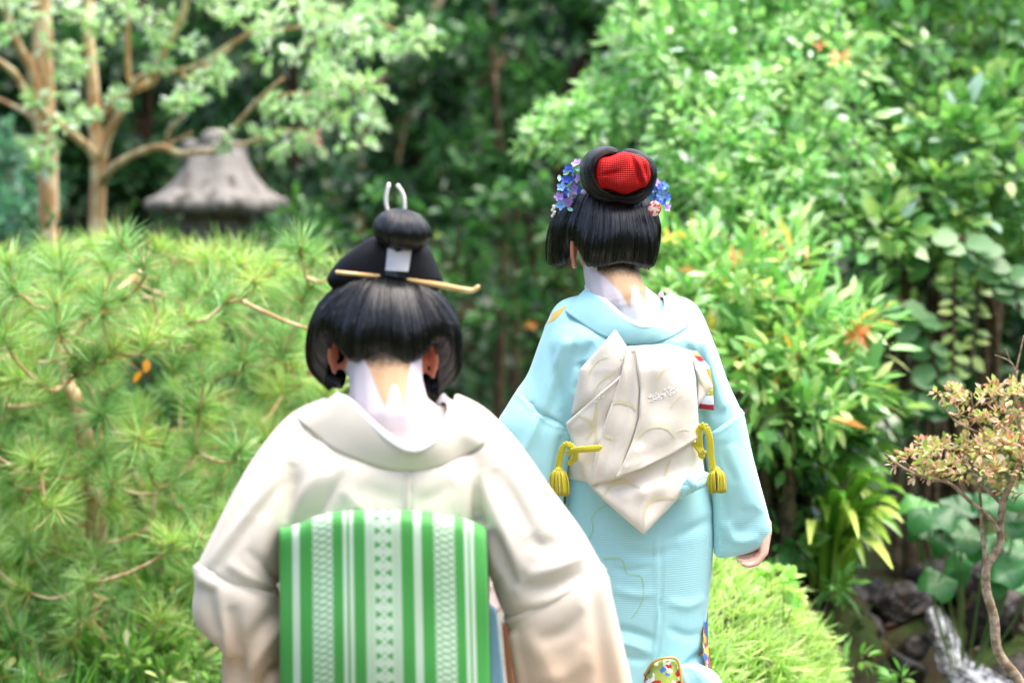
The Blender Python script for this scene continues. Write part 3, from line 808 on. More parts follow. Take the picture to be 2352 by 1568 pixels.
def build_blue():
    rng = np.random.default_rng(9)
    yaw = math.radians(17)
    hf = head_frame(1400, 520, 4.63, roll=math.radians(1.5), yaw=yaw)
    b = B()
    b.blob(hf((0, -8, -6)), (.076, .076, .074), Matrix.Rotation(yaw, 3, 'Z')); b.blob(hf((0, -55, -45)), (.054, .058, .060)); b.blob(hf((0, -98, -72)), (.028, .028, .028))
    b.capsule(hf((0, -15, -110)), .008, hf((0, -42, -124)), .012); b.capsule(hf((0, -74, -104)), .013, hf((0, -74, -105)), .014)
    b.chain([P(1400, 575, 4.61), P(1404, 630, 4.595), P(1418, 690, 4.58), P(1436, 755, 4.60)], [.062, .060, .066, .082])
    b.chain([P(1345, 752, 4.625), P(1432, 692, 4.605), P(1525, 752, 4.625)], [.046, .056, .046])
    b.blob(P(1440, 830, 4.635), (.145, .085, .13)); b.blob(P(1452, 1010, 4.61), (.128, .098, .22)); b.blob(P(1464, 1220, 4.61), (.155, .115, .15))
    for sgn in (-1, 1): ear_parts(b, hf((sgn * 84, -58, 8)), sgn, 1.08, yaw)
    hip = P(1464, 1260, 4.61)
    for s in (-1, 1):
        h = hip + np.array([s * .08, 0, 0]); kn = np.array([h[0], 4.58, .44]); an = np.array([h[0], 4.63, .08])
        b.chain([h, kn, an], [.082, .054, .036]); b.chain([an + np.array([0, -.03, -.03]), an + np.array([0, .13, -.045])], [.03, .026])
    shr, elr, wrr = P(1572, 780, 4.61), P(1655, 985, 4.59), P(1746, 1205, 4.57)
    b.chain([shr, elr, wrr], [.043, .034, .021])
    pe = P(1752, 1256, 4.56)
    hand_parts(b, P(1758, 1212, 4.568), P(1755, 1252, 4.562), (.10, .78, .50), (-.92, -.05, -.12), .88, thumb_to=P(1728, 1250, 4.62))
    shl, ell = P(1312, 770, 4.60), P(1225, 970, 4.58)
    wl = ell + np.array([-.02, .20, .0]); b.chain([shl, ell, wl], [.046, .038, .025])
    hand_parts(b, wl, wl + np.array([.0, .085, -.01]), (.2, .1, 1), (.6, .1, -.6), .88)
    me = remeshed(b, 0.0034, 3)
    zig = [(1330, 640), (1372, 625), (1394, 640), (1425, 672), (1446, 708), (1450, 668), (1456, 655), (1468, 668), (1483, 700), (1490, 640), (1530, 630)]
    nd = 4.535
    zz = [(float(P(x, y, nd)[0]), float(P(x, y, nd)[2])) for x, y in zig][1:-1]
    ears = [(hf((s * 86, -56, 10)), .044) for s in (-1, 1)] + [(P(1738, 1262, 4.55), .012)]
    skin = skin_mat('skin_with_pink_white_neck_paint', zz, ears[:2], red=(0.66, 0.27, 0.17, 1), nape_hair=float(P(1430, 625, nd)[2]))
    # hands are bare: warm skin below the sleeves
    z = V(skin.nt, None)
    pos = skin.geo(); x_, y_, z_ = skin.xyz(pos)
    old = skin.b.inputs['Base Color'].links[0].from_socket
    skin.color(skin.mix(z_.ss(0.86, 0.92), skin.mix(skin.noise(pos, 40, 3), srgb(226, 170, 152), srgb(236, 192, 172)), old))
    base = (float(P(1464, 1260, 4.61)[0]), 4.61, 0.0)
    root = person_root('person', base, me, skin, 'person in pale blue kimono with cream bow obi and red hair ornament')

    # ---- kimono
    KB = cloth_mat('pale_blue_ribbed_silk', srgb(170, 223, 228), rough=0.7, rib=0.0048, var=.035, sheen=.35)
    b = B(); rows = []
    for y, c, hw, hd, d in ((690, 1437, 118, .045, 4.625), (705, 1436, 145, .06, 4.62), (735, 1436, 178, .092, 4.612), (770, 1437, 192, .118, 4.605), (810, 1438, 200, .115, 4.60), (900, 1440, 190, .122, 4.60), (1000, 1450, 166, .12, 4.60),
                            (1090, 1462, 160, .12, 4.605), (1180, 1468, 170, .128, 4.605), (1290, 1466, 170, .128, 4.605), (1400, 1460, 165, .125, 4.605), (1480, 1456, 163, .125, 4.605), (1560, 1462, 178, .13, 4.605), (1660, 1470, 205, .15, 4.605), (2120, 1475, 260, .20, 4.605)):
        rows.append((c - hw, y, c + hw, y, d, hd))
    b.rings2(rows, 5, 44, 2.25)
    b.rings2([(1530, 672, 1520, 860, 4.61, .055), (1598, 698, 1555, 900, 4.60, .062), (1640, 786, 1583, 940, 4.595, .064), (1672, 875, 1600, 975, 4.59, .06), (1703, 942, 1613, 1000, 4.585, .055)], 5, 28)
    b.rings2([(1350, 672, 1368, 860, 4.61, .055), (1281, 696, 1345, 900, 4.60, .062), (1246, 766, 1330, 935, 4.595, .066), (1213, 855, 1324, 970, 4.59, .066), (1182, 900, 1319, 992, 4.585, .062)], 5, 28)
    me = remeshed(b, 0.0055, 5)
    sculpt(me, [(f_[0], f_[1], f_[2] * 1.5, f_[3]) for f_ in [
        ([(1300, 790), (1272, 860), (1238, 960)], 12, 6, 0), ([(1322, 790), (1300, 850), (1268, 950)], 14, -6, 1), ([(1335, 830), (1345, 870), (1330, 905)], 16, -9, 1), ([(1380, 790), (1360, 830), (1340, 850)], 12, 4, 1), ([(1360, 785), (1340, 815), (1325, 850)], 11, -4, 1),
        ([(1612, 790), (1636, 850), (1660, 930)], 12, 5, 0), ([(1588, 790), (1610, 850), (1640, 960)], 14, -6, 1), ([(1570, 775), (1590, 790), (1605, 830)], 9, 4, 1),
        ([(1510, 1240), (1511, 1340), (1508, 1460), (1490, 1560)], 3.5, 3.5, 0), ([(1516, 1240), (1517, 1340), (1514, 1460), (1497, 1560)], 3.5, -3, 0),
        ([(1520, 1245), (1590, 1215), (1640, 1190)], 12, -4, 1), ([(1420, 1262), (1500, 1275), (1560, 1250)], 12, -3.5, 1), ([(1400, 1350), (1460, 1365), (1508, 1360)], 10, 3, 1), ([(1390, 1440), (1450, 1450), (1508, 1470)], 9, -5, 1),
        ([(1395, 1470), (1450, 1480), (1500, 1500)], 8, 4, 1), ([(1380, 1500), (1440, 1510), (1490, 1515)], 8, -4, 1), ([(1530, 1380), (1580, 1390), (1620, 1370)], 10, 3, 1), ([(1530, 1440), (1580, 1460), (1620, 1450)], 10, -3, 1), ([(1500, 1300), (1440, 1310), (1400, 1300)], 8, -3, 1),
        ([(1625, 1490), (1590, 1520), (1560, 1560)], 10, -8, 1), ([(1600, 1530), (1620, 1560), (1640, 1600)], 12, 8, 1),
    ]])
    bod = under(link('kimono', me, KB, label='pale blue ribbed silk kimono'), root)
    bt = tree_of(me)
    b = B()
    b.rings2([(1699, 934, 1620, 990, 4.585, .050), (1708, 950, 1612, 1008, 4.585, .060), (1727, 1040, 1622, 1070, 4.58, .058), (1747, 1115, 1634, 1130, 4.575, .052), (1769, 1196, 1638, 1205, 4.57, .042), (1772, 1224, 1639, 1250, 4.57, .036), (1758, 1250, 1640, 1272, 4.57, .030), (1715, 1270, 1652, 1281, 4.57, .018)], 6, 30, 2.8)
    me = remeshed(b, 0.005, 2)
    sculpt(me, [([(1707, 948), (1660, 985), (1612, 1006)], 3, 3, 0), ([(1640, 1010), (1650, 1100), (1668, 1200)], 14, -7, 1), ([(1680, 1020), (1700, 1100), (1715, 1170)], 20, 7, 1), ([(1745, 1170), (1715, 1215), (1680, 1220)], 18, -7, 1), ([(1665, 1200), (1690, 1240), (1745, 1235)], 12, 6, 1), ([(1660, 1010), (1665, 1060), (1690, 1110)], 10, -5, 1)])
    under(link('sleeve', me, KB), bod)
    b = B()
    b.rings2([(1188, 893, 1319, 985, 4.585, .056), (1162, 935, 1313, 1010, 4.58, .066), (1141, 978, 1302, 1062, 4.575, .064), (1150, 1060, 1296, 1125, 4.57, .058), (1180, 1150, 1292, 1185, 4.57, .05), (1200, 1260, 1290, 1270, 4.57, .04)], 6, 30, 2.8)
    me = remeshed(b, 0.005, 2)
    sculpt(me, [([(1187, 905), (1250, 965), (1318, 992)], 3, 3, 0), ([(1235, 960), (1215, 1010), (1190, 1060)], 9, 7, 0), ([(1255, 970), (1240, 1030), (1230, 1090)], 12, -6, 0), ([(1290, 1010), (1280, 1060), (1262, 1130)], 8, -6, 0), ([(1305, 1000), (1300, 1060), (1285, 1130)], 6, 5, 0)])
    under(link('sleeve', me, KB), bod)
    # printed colour scraps: shoulder painting, sleeve mouth lining
    def print_mat(name, cols, scale=40):
        m = M(name, rough=.65); pos = m.geo()
        c = cols[0]
        for i, q in enumerate(cols[1:]):
            n = m.noise(m.vec(*[k * 1.0 + float(i) * 7.3 for k in m.xyz(pos)]), scale, 2)
            c = m.mix(n.ss(.5 + .04 * i, .52 + .04 * i), c if not isinstance(c, tuple) else c, q)
        m.color(c); return m
    PR = print_mat('painted_flower_silk', [srgb(240, 236, 230), srgb(230, 90, 60), srgb(70, 110, 200), srgb(245, 190, 70)], 70)
    YE = M('yellow_painted_silk', base=srgb(240, 184, 84), rough=.65)
    me = ribbon(bt, [(1300, 703), (1284, 716), (1268, 730), (1254, 742)], [3, 10, 12, 2], .0015, 5, 4.6)
    under(link('painted_motif', me, YE), bod)
    g = coons([P(1126, 972, 4.60), P(1146, 970, 4.565)], [P(1128, 982, 4.60), P(1145, 990, 4.565)], [P(1126, 972, 4.60), P(1128, 982, 4.60)], [P(1146, 970, 4.565), P(1145, 990, 4.565)], 6, 5)
    under(link('sleeve_lining', sheet(g, .003), PR), bod)
    # faint yellow-green line painting on the skirt, pink hem line
    LN = M('pale_green_line_painting', base=srgb(166, 214, 182), rough=.7)
    for pts, w in (([(1385, 1283), (1420, 1282), (1432, 1290), (1440, 1316), (1470, 1322), (1478, 1340), (1478, 1370)], 3.5), ([(1358, 1190), (1380, 1165), (1420, 1155)], 2.5), ([(1352, 1240), (1362, 1215), (1358, 1190)], 2.5), ([(1450, 1420), (1468, 1395), (1478, 1370)], 2.5)):
        under(link('painted_line', ribbon(bt, pts, [w] * len(pts), .001, 4, 4.48), LN), bod)
    # colourful hem turned out at the foot and lining edge
    HM = print_mat('hem_flower_print', [srgb(238, 238, 230), srgb(166, 186, 84), srgb(150, 176, 76), srgb(190, 36, 40), srgb(70, 120, 200)], 30)
    g = coons([P(1482, 1545, 4.47), P(1500, 1522, 4.44), P(1530, 1512, 4.43), P(1556, 1520, 4.44)], [P(1470, 1700, 4.44), P(1500, 1700, 4.40), P(1540, 1700, 4.40), P(1580, 1700, 4.43)],
              [P(1482, 1545, 4.47), P(1474, 1600, 4.46), P(1470, 1700, 4.44)], [P(1556, 1520, 4.44), P(1566, 1580, 4.43), P(1580, 1700, 4.43)], 14, 20)
    under(link('turned_hem', sheet(g, .006), HM), bod)
    me = None
    b = B(); b.tube([P(1480, 1550, 4.465), P(1500, 1521, 4.435), P(1530, 1510, 4.425), P(1557, 1518, 4.435), P(1568, 1580, 4.425)], .0028, 8, n=5)
    under(link('hem_piping', b.mesh(), M('gold_piping', base=srgb(200, 160, 70), rough=.5)), bod)
    RB = print_mat('blue_red_lining', [srgb(50, 110, 200), srgb(200, 90, 40), srgb(60, 90, 190), srgb(240, 200, 90)], 30)
    g = coons([P(1618, 1400, 4.56), P(1626, 1400, 4.60)], [P(1640, 1600, 4.50), P(1660, 1600, 4.55)], [P(1618, 1400, 4.56), P(1614, 1480, 4.53), P(1622, 1540, 4.50), P(1640, 1600, 4.50)], [P(1626, 1400, 4.60), P(1626, 1480, 4.57), P(1634, 1540, 4.55), P(1660, 1600, 4.55)], 8, 24)
    under(link('skirt_lining', sheet(g, .004), RB), bod)
    b = B()
    b.rings2([(1555, 1530, 1600, 1522, 4.455, .02), (1560, 1560, 1645, 1545, 4.45, .03), (1565, 1600, 1665, 1590, 4.45, .035), (1570, 1700, 1690, 1700, 4.45, .04)], 5, 20)
    me = b.mesh(); sculpt(me, [([(1575, 1535), (1590, 1570), (1600, 1640)], 8, -8, 0), ([(1610, 1535), (1630, 1570), (1640, 1640)], 9, 6, 0)])
    under(link('skirt_fold', me, KB), bod)
    # ---- collars
    lip = [P(1420, 800, 4.76), P(1370, 720, 4.69), P(1344, 668, 4.60), P(1350, 667, 4.565), P(1376, 682, 4.53), P(1410, 710, 4.498), P(1441, 734, 4.482), P(1475, 745, 4.474), P(1501, 743, 4.480), P(1519, 727, 4.505), P(1527, 702, 4.545), P(1520, 676, 4.60), P(1500, 710, 4.69), P(1460, 800, 4.76)]
    seam = [P(1370, 830, 4.76), P(1320, 760, 4.69), P(1290, 707, 4.605)]
    for x, y in ((1300, 717), (1337, 744), (1376, 768), (1410, 782), (1441, 791), (1480, 792), (1519, 784), (1558, 765), (1583, 742)):
        seam.append(onto(bt, x, y, .003, 4.55))
    seam += [P(1572, 700, 4.61), P(1545, 760, 4.70), P(1510, 830, 4.76)]
    under(link('collar', strip_between(lip, seam, 90, 14, bulge=.004, thick=.005), KB), bod)
    PK = M('pink_white_under_collar', rough=.65); pos = PK.geo()
    PK.color(PK.mix(PK.noise(pos, 120, 2).ss(.62, .7), srgb(240, 226, 228), srgb(214, 190, 200)))
    wl_ = np.interp(np.arange(len(lip)), [0, 3, 5, 7, 9, 11, 13], [.010, .012, .010, .004, .008, .013, .012])
    upl = [np.array(q) + np.array([0, .006, w_ * .75]) for q, w_ in zip(lip, wl_)]; dnl = [np.array(q) + np.array([0, -.0015, -.006]) for q in lip]
    under(link('under_collar', strip_between(upl, dnl, 90, 6, bulge=.001, thick=.004), PK), bod)

    # ---- obi: belt, bow panels
    CR = M('cream_brocade', rough=0.5, spec=.4, Sheen_Weight=.3)
    pos = CR.geo(); n = CR.noise(pos, 9, 4)
    CR.color(CR.mix(n, srgb(222, 212, 195), srgb(235, 227, 214)))
    wv = CR.noise(pos, 700, 2)
    CR.bump(CR.noise(pos, 22, 4) * 4.0 + wv * .6, .22, .002)
    b = B(); rows = []
    for y, hw, hd in ((935, 160, .112), (945, 164, .120), (1000, 160, .124), (1085, 160, .126), (1096, 154, .12)):
        c = 1442 + (y - 900) * .1
        rows.append((c - hw, y, c + hw, y, 4.60, hd))
    b.rings2(rows, 5, 50, 2.25)
    obi = under(link('obi', b.mesh(), CR, label='cream brocade obi tied in a drooping bow'), root)
    def base_d(xy):
        x, y = xy[..., 0], xy[..., 1]
        return 4.415 + ((x - 1465) / 170.0) ** 2 * .07 + np.clip((850 - y) / 100, 0, 1) * .02 - np.clip((y - 1000) / 200, 0, 1) * .012
    def panel(name, top, bot, left, right, off, nu=26, nv=40, ridges=(), thick=.004, mat=CR, parent=None):
        g2 = coons(top, bot, left, right, nu, nv)
        dd = base_d(g2) + off
        flat = g2.reshape(-1, 2)
        for line, w, h in ridges:
            d, t, sg = poly_dist(flat, line)
            dd -= (np.exp(-(d / w) ** 2) * h * .001).reshape(dd.shape)
        dd += .0022 * np.sin(g2[..., 0] * .07 + g2[..., 1] * .03) + .0016 * np.sin(g2[..., 0] * .031 - g2[..., 1] * .052 + off * 300)
        uu, ww = np.meshgrid(np.linspace(0, 1, nu), np.linspace(0, 1, nv)); ee = np.minimum(np.minimum(uu, 1 - uu), np.minimum(ww, 1 - ww))
        dd += .009 * np.exp(-ee / .05)
        W = np.array([[P(g2[i, j, 0], g2[i, j, 1], dd[i, j]) for j in range(nu)] for i in range(nv)])
        return under(link(name, sheet(W, thick), mat), parent or obi)
    # lower tail, pointing down
    panel('obi_tail', [(1352, 1060), (1480, 1030), (1606, 985)], [(1354, 1115), (1392, 1153), (1478, 1228), (1557, 1146), (1589, 1105), (1619, 1093)], [(1352, 1060), (1354, 1115)], [(1606, 985), (1612, 1040), (1619, 1093)], .010, 40, 30,
          ridges=[([(1400, 1120), (1500, 1090), (1600, 1060)], 20, -6), ([(1480, 1130), (1478, 1225)], 14, 7), ([(1440, 1140), (1520, 1120)], 16, 4)], thick=.007)
    # under flap on the left, then the pleats, then the main panel
    panel('obi_under_flap', [(1425, 862), (1440, 880)], [(1325, 1062), (1354, 1115), (1400, 1085)], [(1425, 862), (1380, 900), (1340, 935), (1299, 972), (1312, 1010), (1325, 1062)], [(1440, 880), (1420, 980), (1400, 1085)], .006, 30, 44,
          ridges=[([(1425, 866), (1360, 918), (1300, 973)], 6, 7), ([(1330, 1000), (1380, 980), (1410, 950)], 18, -5), ([(1335, 1060), (1365, 1020), (1400, 990)], 14, 4)])
    panel('obi_wing', [(1408, 762), (1412, 756), (1418, 762)], [(1311, 957), (1330, 945), (1385, 905), (1430, 870)], [(1408, 762), (1332, 848), (1320, 905), (1311, 957)], [(1418, 762), (1440, 795), (1438, 830), (1430, 870)], .012, 30, 40,
          ridges=[([(1412, 760), (1400, 830), (1370, 910)], 26, 6), ([(1340, 850), (1345, 900), (1330, 940)], 14, 4)])
    panel('obi_pleat', [(1440, 800), (1462, 798)], [(1354, 1115), (1390, 1106), (1425, 1096)], [(1440, 800), (1425, 865), (1405, 923), (1384, 986), (1368, 1040), (1354, 1115)], [(1462, 798), (1470, 892), (1468, 961), (1445, 1030), (1425, 1096)], -.004, 24, 46,
          ridges=[([(1452, 810), (1445, 900), (1420, 1000), (1380, 1100)], 10, -6), ([(1442, 800), (1407, 923), (1356, 1112)], 5, 5)])
    main = panel('obi_drum', [(1456, 797), (1490, 795), (1532, 793), (1560, 797), (1588, 812)], [(1412, 1099), (1473, 1077), (1549, 1040), (1606, 1004)], [(1456, 797), (1464, 850), (1471, 892), (1468, 961), (1450, 1020), (1430, 1067), (1412, 1099)], [(1588, 812), (1598, 870), (1603, 937), (1606, 1004)], -.012, 40, 50,
          ridges=[([(1458, 797), (1470, 892), (1466, 965), (1430, 1067)], 7, 5), ([(1485, 800), (1492, 900), (1470, 1010)], 16, -5), ([(1530, 795), (1555, 880), (1560, 960)], 30, 4), ([(1420, 1096), (1473, 1077), (1549, 1040), (1604, 1005)], 6, 4), ([(1440, 1060), (1500, 1040), (1560, 1010)], 14, -3), ([(1585, 820), (1560, 830), (1540, 800)], 12, 4)], thick=.006)
    panel('obi_top_fold', [(1440, 796), (1470, 794), (1535, 790), (1590, 806)], [(1440, 812), (1470, 812), (1535, 812), (1592, 826)], [(1440, 796), (1440, 812)], [(1590, 806), (1592, 826)], .006, 24, 6, thick=.02)
    panel('obi_side_loop', [(1586, 810), (1602, 826)], [(1600, 936), (1637, 888)], [(1586, 810), (1600, 870), (1600, 936)], [(1602, 826), (1622, 850), (1637, 888)], .014, 16, 24, ridges=[([(1600, 850), (1612, 880), (1605, 925)], 8, 5)])
    # bright lining strip of the loop
    LS = M('striped_lining_silk', rough=.6); pos = LS.geo(); x, y, z = LS.xyz(pos)
    zt, zb = float(P(1600, 808, 4.45)[2]), float(P(1600, 945, 4.45)[2])
    t = (z - zb) / (zt - zb) + (LS.noise(pos, 30, 2) - .5) * .06 + x * 1.2 - float(P(1620, 870, 4.45)[0]) * 1.2
    c = LS.mix(t.gt(.10), srgb(190, 36, 52), srgb(214, 222, 236)); c = LS.mix(t.gt(.26), c, srgb(150, 165, 60)); c = LS.mix(t.gt(.34), c, srgb(226, 190, 80)); c = LS.mix(t.gt(.50), c, srgb(236, 164, 48))
    c = LS.mix(t.gt(.70), c, srgb(222, 228, 240)); c = LS.mix(t.gt(.82), c, srgb(200, 40, 56)); c = LS.mix(t.gt(.90), c, srgb(150, 190, 90)); c = LS.mix(t.gt(.95), c, srgb(226, 232, 240))
    LS.color(c)
    panel('obi_loop_lining', [(1588, 806), (1600, 806)], [(1606, 938), (1640, 942)], [(1588, 806), (1604, 860), (1608, 900), (1606, 938)], [(1600, 806), (1630, 842), (1638, 890), (1640, 942)], .024, 14, 26, mat=LS)
    # woven gold arcs and white blossom sprays on the obi
    trees = [tree_of(o.data) for o in (main,)]
    allm = [o for o in obi.children]
    vv, ff, oo = [], [], 0
    for o in allm:
        a = get_v(o.data); vv += [tuple(q) for q in a]; ff += [tuple(i + oo for i in p.vertices) for p in o.data.polygons]; oo += len(a)
    ot = BVHTree.FromPolygons(vv, ff)
    GO = M('pale_gold_thread', base=srgb(216, 206, 168), rough=.5)
    GP = M('lemon_thread', base=srgb(230, 224, 190), rough=.5)
    arcs = [([(1452, 1030), (1462, 1005), (1485, 984), (1512, 977), (1535, 984), (1551, 1006)], [2, 5, 8, 10, 8, 3], GP), ([(1386, 1137), (1400, 1118), (1418, 1107), (1440, 1107), (1470, 1120)], [3, 8, 10, 9, 2], GO),
            ([(1479, 1210), (1480, 1180), (1490, 1155), (1510, 1143), (1555, 1146)], [1, 4, 9, 9, 2], GO), ([(1503, 880), (1512, 862), (1524, 848), (1541, 840)], [1, 6, 6, 2], GP), ([(1346, 1012), (1358, 990), (1368, 955), (1370, 925)], [2, 8, 9, 3], GO),
            ([(1323, 952), (1350, 965), (1366, 985), (1370, 1030)], [2, 7, 8, 6], GO), ([(1404, 925), (1425, 923), (1450, 930), (1462, 945)], [8, 8, 7, 2], GO), ([(1349, 880), (1352, 855), (1372, 828), (1400, 818)], [1, 4, 4, 1], GP), ([(1362, 905), (1372, 880), (1395, 862), (1418, 857)], [2, 7, 7, 2], GP),
            ([(1386, 996), (1400, 1004), (1418, 1010)], [8, 6, 1], GP), ([(1527, 1092), (1534, 1070), (1540, 1055)], [7, 6, 2], GO), ([(1455, 1075), (1470, 1060), (1476, 1048)], [2, 4, 2], GP), ([(1540, 935), (1550, 918), (1570, 905)], [1, 5, 2], GP), ([(1588, 990), (1570, 985), (1555, 992)], [1, 5, 2], GP), ([(1604, 870), (1618, 885), (1628, 905)], [2, 7, 6], GO)]
    for pts, w, mt in arcs:
        under(link('woven_arc', ribbon(ot, pts, w, .0012, 5, 4.43), mt), obi)
    WTH = M('white_thread', base=srgb(246, 244, 240), rough=.5)
    bl = []
    for cx, cy, ex, ey, cnt in ((1522, 905, 32, 13, 60), (1430, 828, 10, 12, 16), (1376, 910, 10, 7, 10)):
        for k in range(cnt):
            t = rng.uniform(-1, 1); s = rng.uniform(-1, 1)
            x = cx + ex * t; y = cy - ey * t * .9 + s * 12 * (1 - .35 * abs(t))
            w = onto(ot, x, y, .001)
            if w is None: continue
            b = B(); b.blob(w, (.0017, .0007, .0012), Matrix.Rotation(rng.uniform(0, 3), 3, 'Y'), 8, 5); bl.append(b.mesh())
    under(link('blossom_stitching', joined(bl), WTH, kind='stuff'), obi)
    # ---- cord with tassels
    CD = M('chartreuse_silk_cord', base=srgb(200, 188, 24), rough=.55, Sheen_Weight=.3)
    b = B()
    braid(b, [P(1378, 1028, 4.415), P(1345, 1031, 4.42), P(1318, 1034, 4.435), P(1305, 1040, 4.45)], .0062, .0085)
    braid(b, [P(1308, 1064, 4.455), P(1322, 1046, 4.445), P(1312, 1024, 4.44), P(1298, 1022, 4.445), P(1288, 1042, 4.45), P(1282, 1075, 4.455)], .0060, .0085)
    cord = under(link('obi_cord', b.mesh(), CD, label='braided chartreuse cord with tassel'), root)
    b = B()
    braid(b, [P(1596, 1018, 4.46), P(1612, 1040, 4.455), P(1618, 1036, 4.45)], .0058, .0085)
    braid(b, [P(1612, 1050, 4.465), P(1606, 1010, 4.455), P(1608, 982, 4.45), P(1620, 980, 4.445), P(1630, 1005, 4.445), P(1634, 1050, 4.45), P(1638, 1078, 4.452)], .0062, .0085)
    cord2 = under(link('obi_cord', b.mesh(), CD, label='braided chartreuse cord with tassel'), root)
    for cx, y0, y1, w in ((1283, 1074, 1139, 23), (1645, 1074, 1132, 21)):
        b = B()
        b.blob(P(cx, y0 + 6, 4.455), (.009, .009, .009), seg=14, rings=8)
        for k in range(190):
            a = rng.uniform(0, 6.28); rr = math.sqrt(rng.uniform(0, 1))
            q = []
            for t in (0, .15, .4, .7, 1):
                prof_ = [.35, .8, 1.0, 1.05, .98][[0, .15, .4, .7, 1].index(t)]
                x = cx + rr * w * prof_ * math.cos(a) + rng.normal(0, .4) + 2.5 * t; y = y0 + 4 + (y1 - y0 - 6 + rng.uniform(-3, 3)) * t
                q.append(P(x, y, 4.455 + rr * w * prof_ * math.sin(a) * S(4.5) * .8))
            b.tube(q, np.array([.0009, .0011, .0011, .0010, .0008]), 4, n=2)
        under(link('tassel', b.mesh(), CD), cord if cx < 1400 else cord2)
    # ---- blue sash knot
    b = B()
    b.tube([P(1560, 1135, 4.46), P(1580, 1120, 4.442), P(1605, 1108, 4.452), P(1628, 1102, 4.485)], [.010, .013, .013, .010], 14, n=5)
    b.tube([P(1566, 1122, 4.452), P(1590, 1104, 4.44), P(1622, 1092, 4.475)], [.008, .011, .009], 14, n=5)
    b.tube([P(1582, 1100, 4.44), P(1594, 1112, 4.432), P(1588, 1126, 4.445)], [.009, .010, .007], 12, n=5)
    under(link('sash_knot', b.mesh(), KB), root)
    # ---- hair
    K = [
        [(0, 82, 52), (0, 58, 88), (0, 2, 116), (0, -46, 120), (0, -80, 110), (0, -86, 96)],
        [(28, 82, 48), (38, 57, 82), (46, 0, 110), (52, -48, 115), (53, -86, 104), (50, -94, 90)],
        [(48, 82, 40), (62, 57, 68), (76, 0, 90), (84, -44, 92), (83, -78, 80), (77, -88, 68)],
        [(62, 82, 26), (82, 62, 42), (103, 12, 48), (107, -18, 40), (99, -36, 28), (89, -44, 20)],
        [(70, 82, 8), (97, 62, 14), (119, 6, 14), (121, -44, 6), (112, -78, -2), (98, -88, -10)],
        [(70, 84, -15), (103, 65, -20), (128, 10, -30), (131, -48, -36), (127, -86, -44), (112, -94, -46)],
        [(52, 84, -36), (84, 64, -66), (112, 14, -84), (122, -36, -92), (118, -76, -94), (104, -84, -90)],
        [(16, 78, -40), (48, 70, -90), (78, 44, -112), (90, 12, -122), (88, -8, -120), (84, -16, -112)],
        [(0, 78, -44), (0, 74, -96), (0, 52, -124), (0, 28, -134), (0, 10, -132), (0, 2, -124)],
    ]
    G = strand_cap(K, None, None, nu=30, nv=7)
    wig = under(link('wig', wig_shell(G, hf, 6.0, rng, .55), HAIR, label='black wig with ringed topknot around red cloth'), root)
    under(link('hair_strands', strand_tubes(G, hf, rng, 520, .00030), HAIR, kind='stuff'), wig)
    hb = head_frame(1420, 400, 4.565, yaw=math.radians(6))
    def lobe(pts, rw, rd): return roll_mesh(np.array([(x - 1420, 400 - y, c) for x, y, c in pts]), rw, rd, hb, 30, 9)
    under(link('topknot_loop', lobe([(1428, 455, 4), (1392, 450, 8), (1361, 430, 10), (1349, 398, 12), (1358, 368, 12), (1382, 352, 10), (1408, 352, 4), (1420, 366, -10)], [11, 17, 19, 19, 19, 16, 12, 8], [20, 34, 46, 50, 50, 46, 36, 20]), HAIR), wig)
    under(link('topknot_loop', lobe([(1410, 455, 2), (1446, 454, 8), (1474, 440, 10), (1488, 410, 12), (1484, 382, 12), (1464, 362, 10), (1438, 354, 4), (1420, 364, -10)], [11, 16, 18, 18, 18, 15, 12, 8], [20, 34, 46, 50, 50, 46, 36, 20]), HAIR), wig)
    b = B(); b.blob(hb((0, -8, -12)), (.062, .035, .048), seg=24, rings=14)
    under(link('topknot_core', b.mesh(), HAIR), wig)
    RD = M('red_dimpled_silk', rough=.6, spec=.25, base=srgb(206, 22, 22))
    uv = RD.uv(); u, v, _ = RD.xyz(uv)
    cell = ((u * 26.0 * math.pi).sin() * (v * 20.0 * math.pi).sin()).abs().pow(.6)
    RD.color(RD.mix(cell, srgb(150, 2, 4), srgb(214, 14, 12)))
    RD.bump(cell, .9, .0022)
    nu, nv = 48, 40
    g = np.zeros((nv, nu, 3)); uvg = np.zeros((nv, nu, 2))
    for i in range(nv):
        for j in range(nu):
            s, t = j / (nu - 1) * 2 - 1, i / (nv - 1) * 2 - 1
            # square to disc
            a = s * (1 - .14 * t * t); bb = t * (1 - .20 * s * s)
            k = math.sqrt(max(0, 1 - s ** 4)) * math.sqrt(max(0, 1 - t ** 4))
            x = 4 + a * 66; y = 2 - bb * (44 + 4 * math.sin(a * 5 + 1))
            c = 34 + 46 * k ** .8
            c += -7 * math.exp(-((a - .42 - .25 * bb) / .09) ** 2) * k + 4 * math.exp(-((a - .58 - .25 * bb) / .09) ** 2) * k - 6 * math.exp(-((a - .74 - .2 * bb) / .07) ** 2) * k
            c += -5 * math.exp(-((bb + .1 + .3 * a) / .10) ** 2) * math.exp(-((a + .55) / .3) ** 2)
            c += 2.0 * math.sin(a * 7 + bb * 4)
            g[i, j] = (x, y, c); uvg[i, j] = (j / (nu - 1), i / (nv - 1))
    me = mesh_from(hb(g.reshape(-1, 3)), grid_faces(nv, nu), uvg.reshape(-1, 2))
    under(link('red_hair_cloth', me, RD), wig)
    # silk flower clusters
    pet = B()
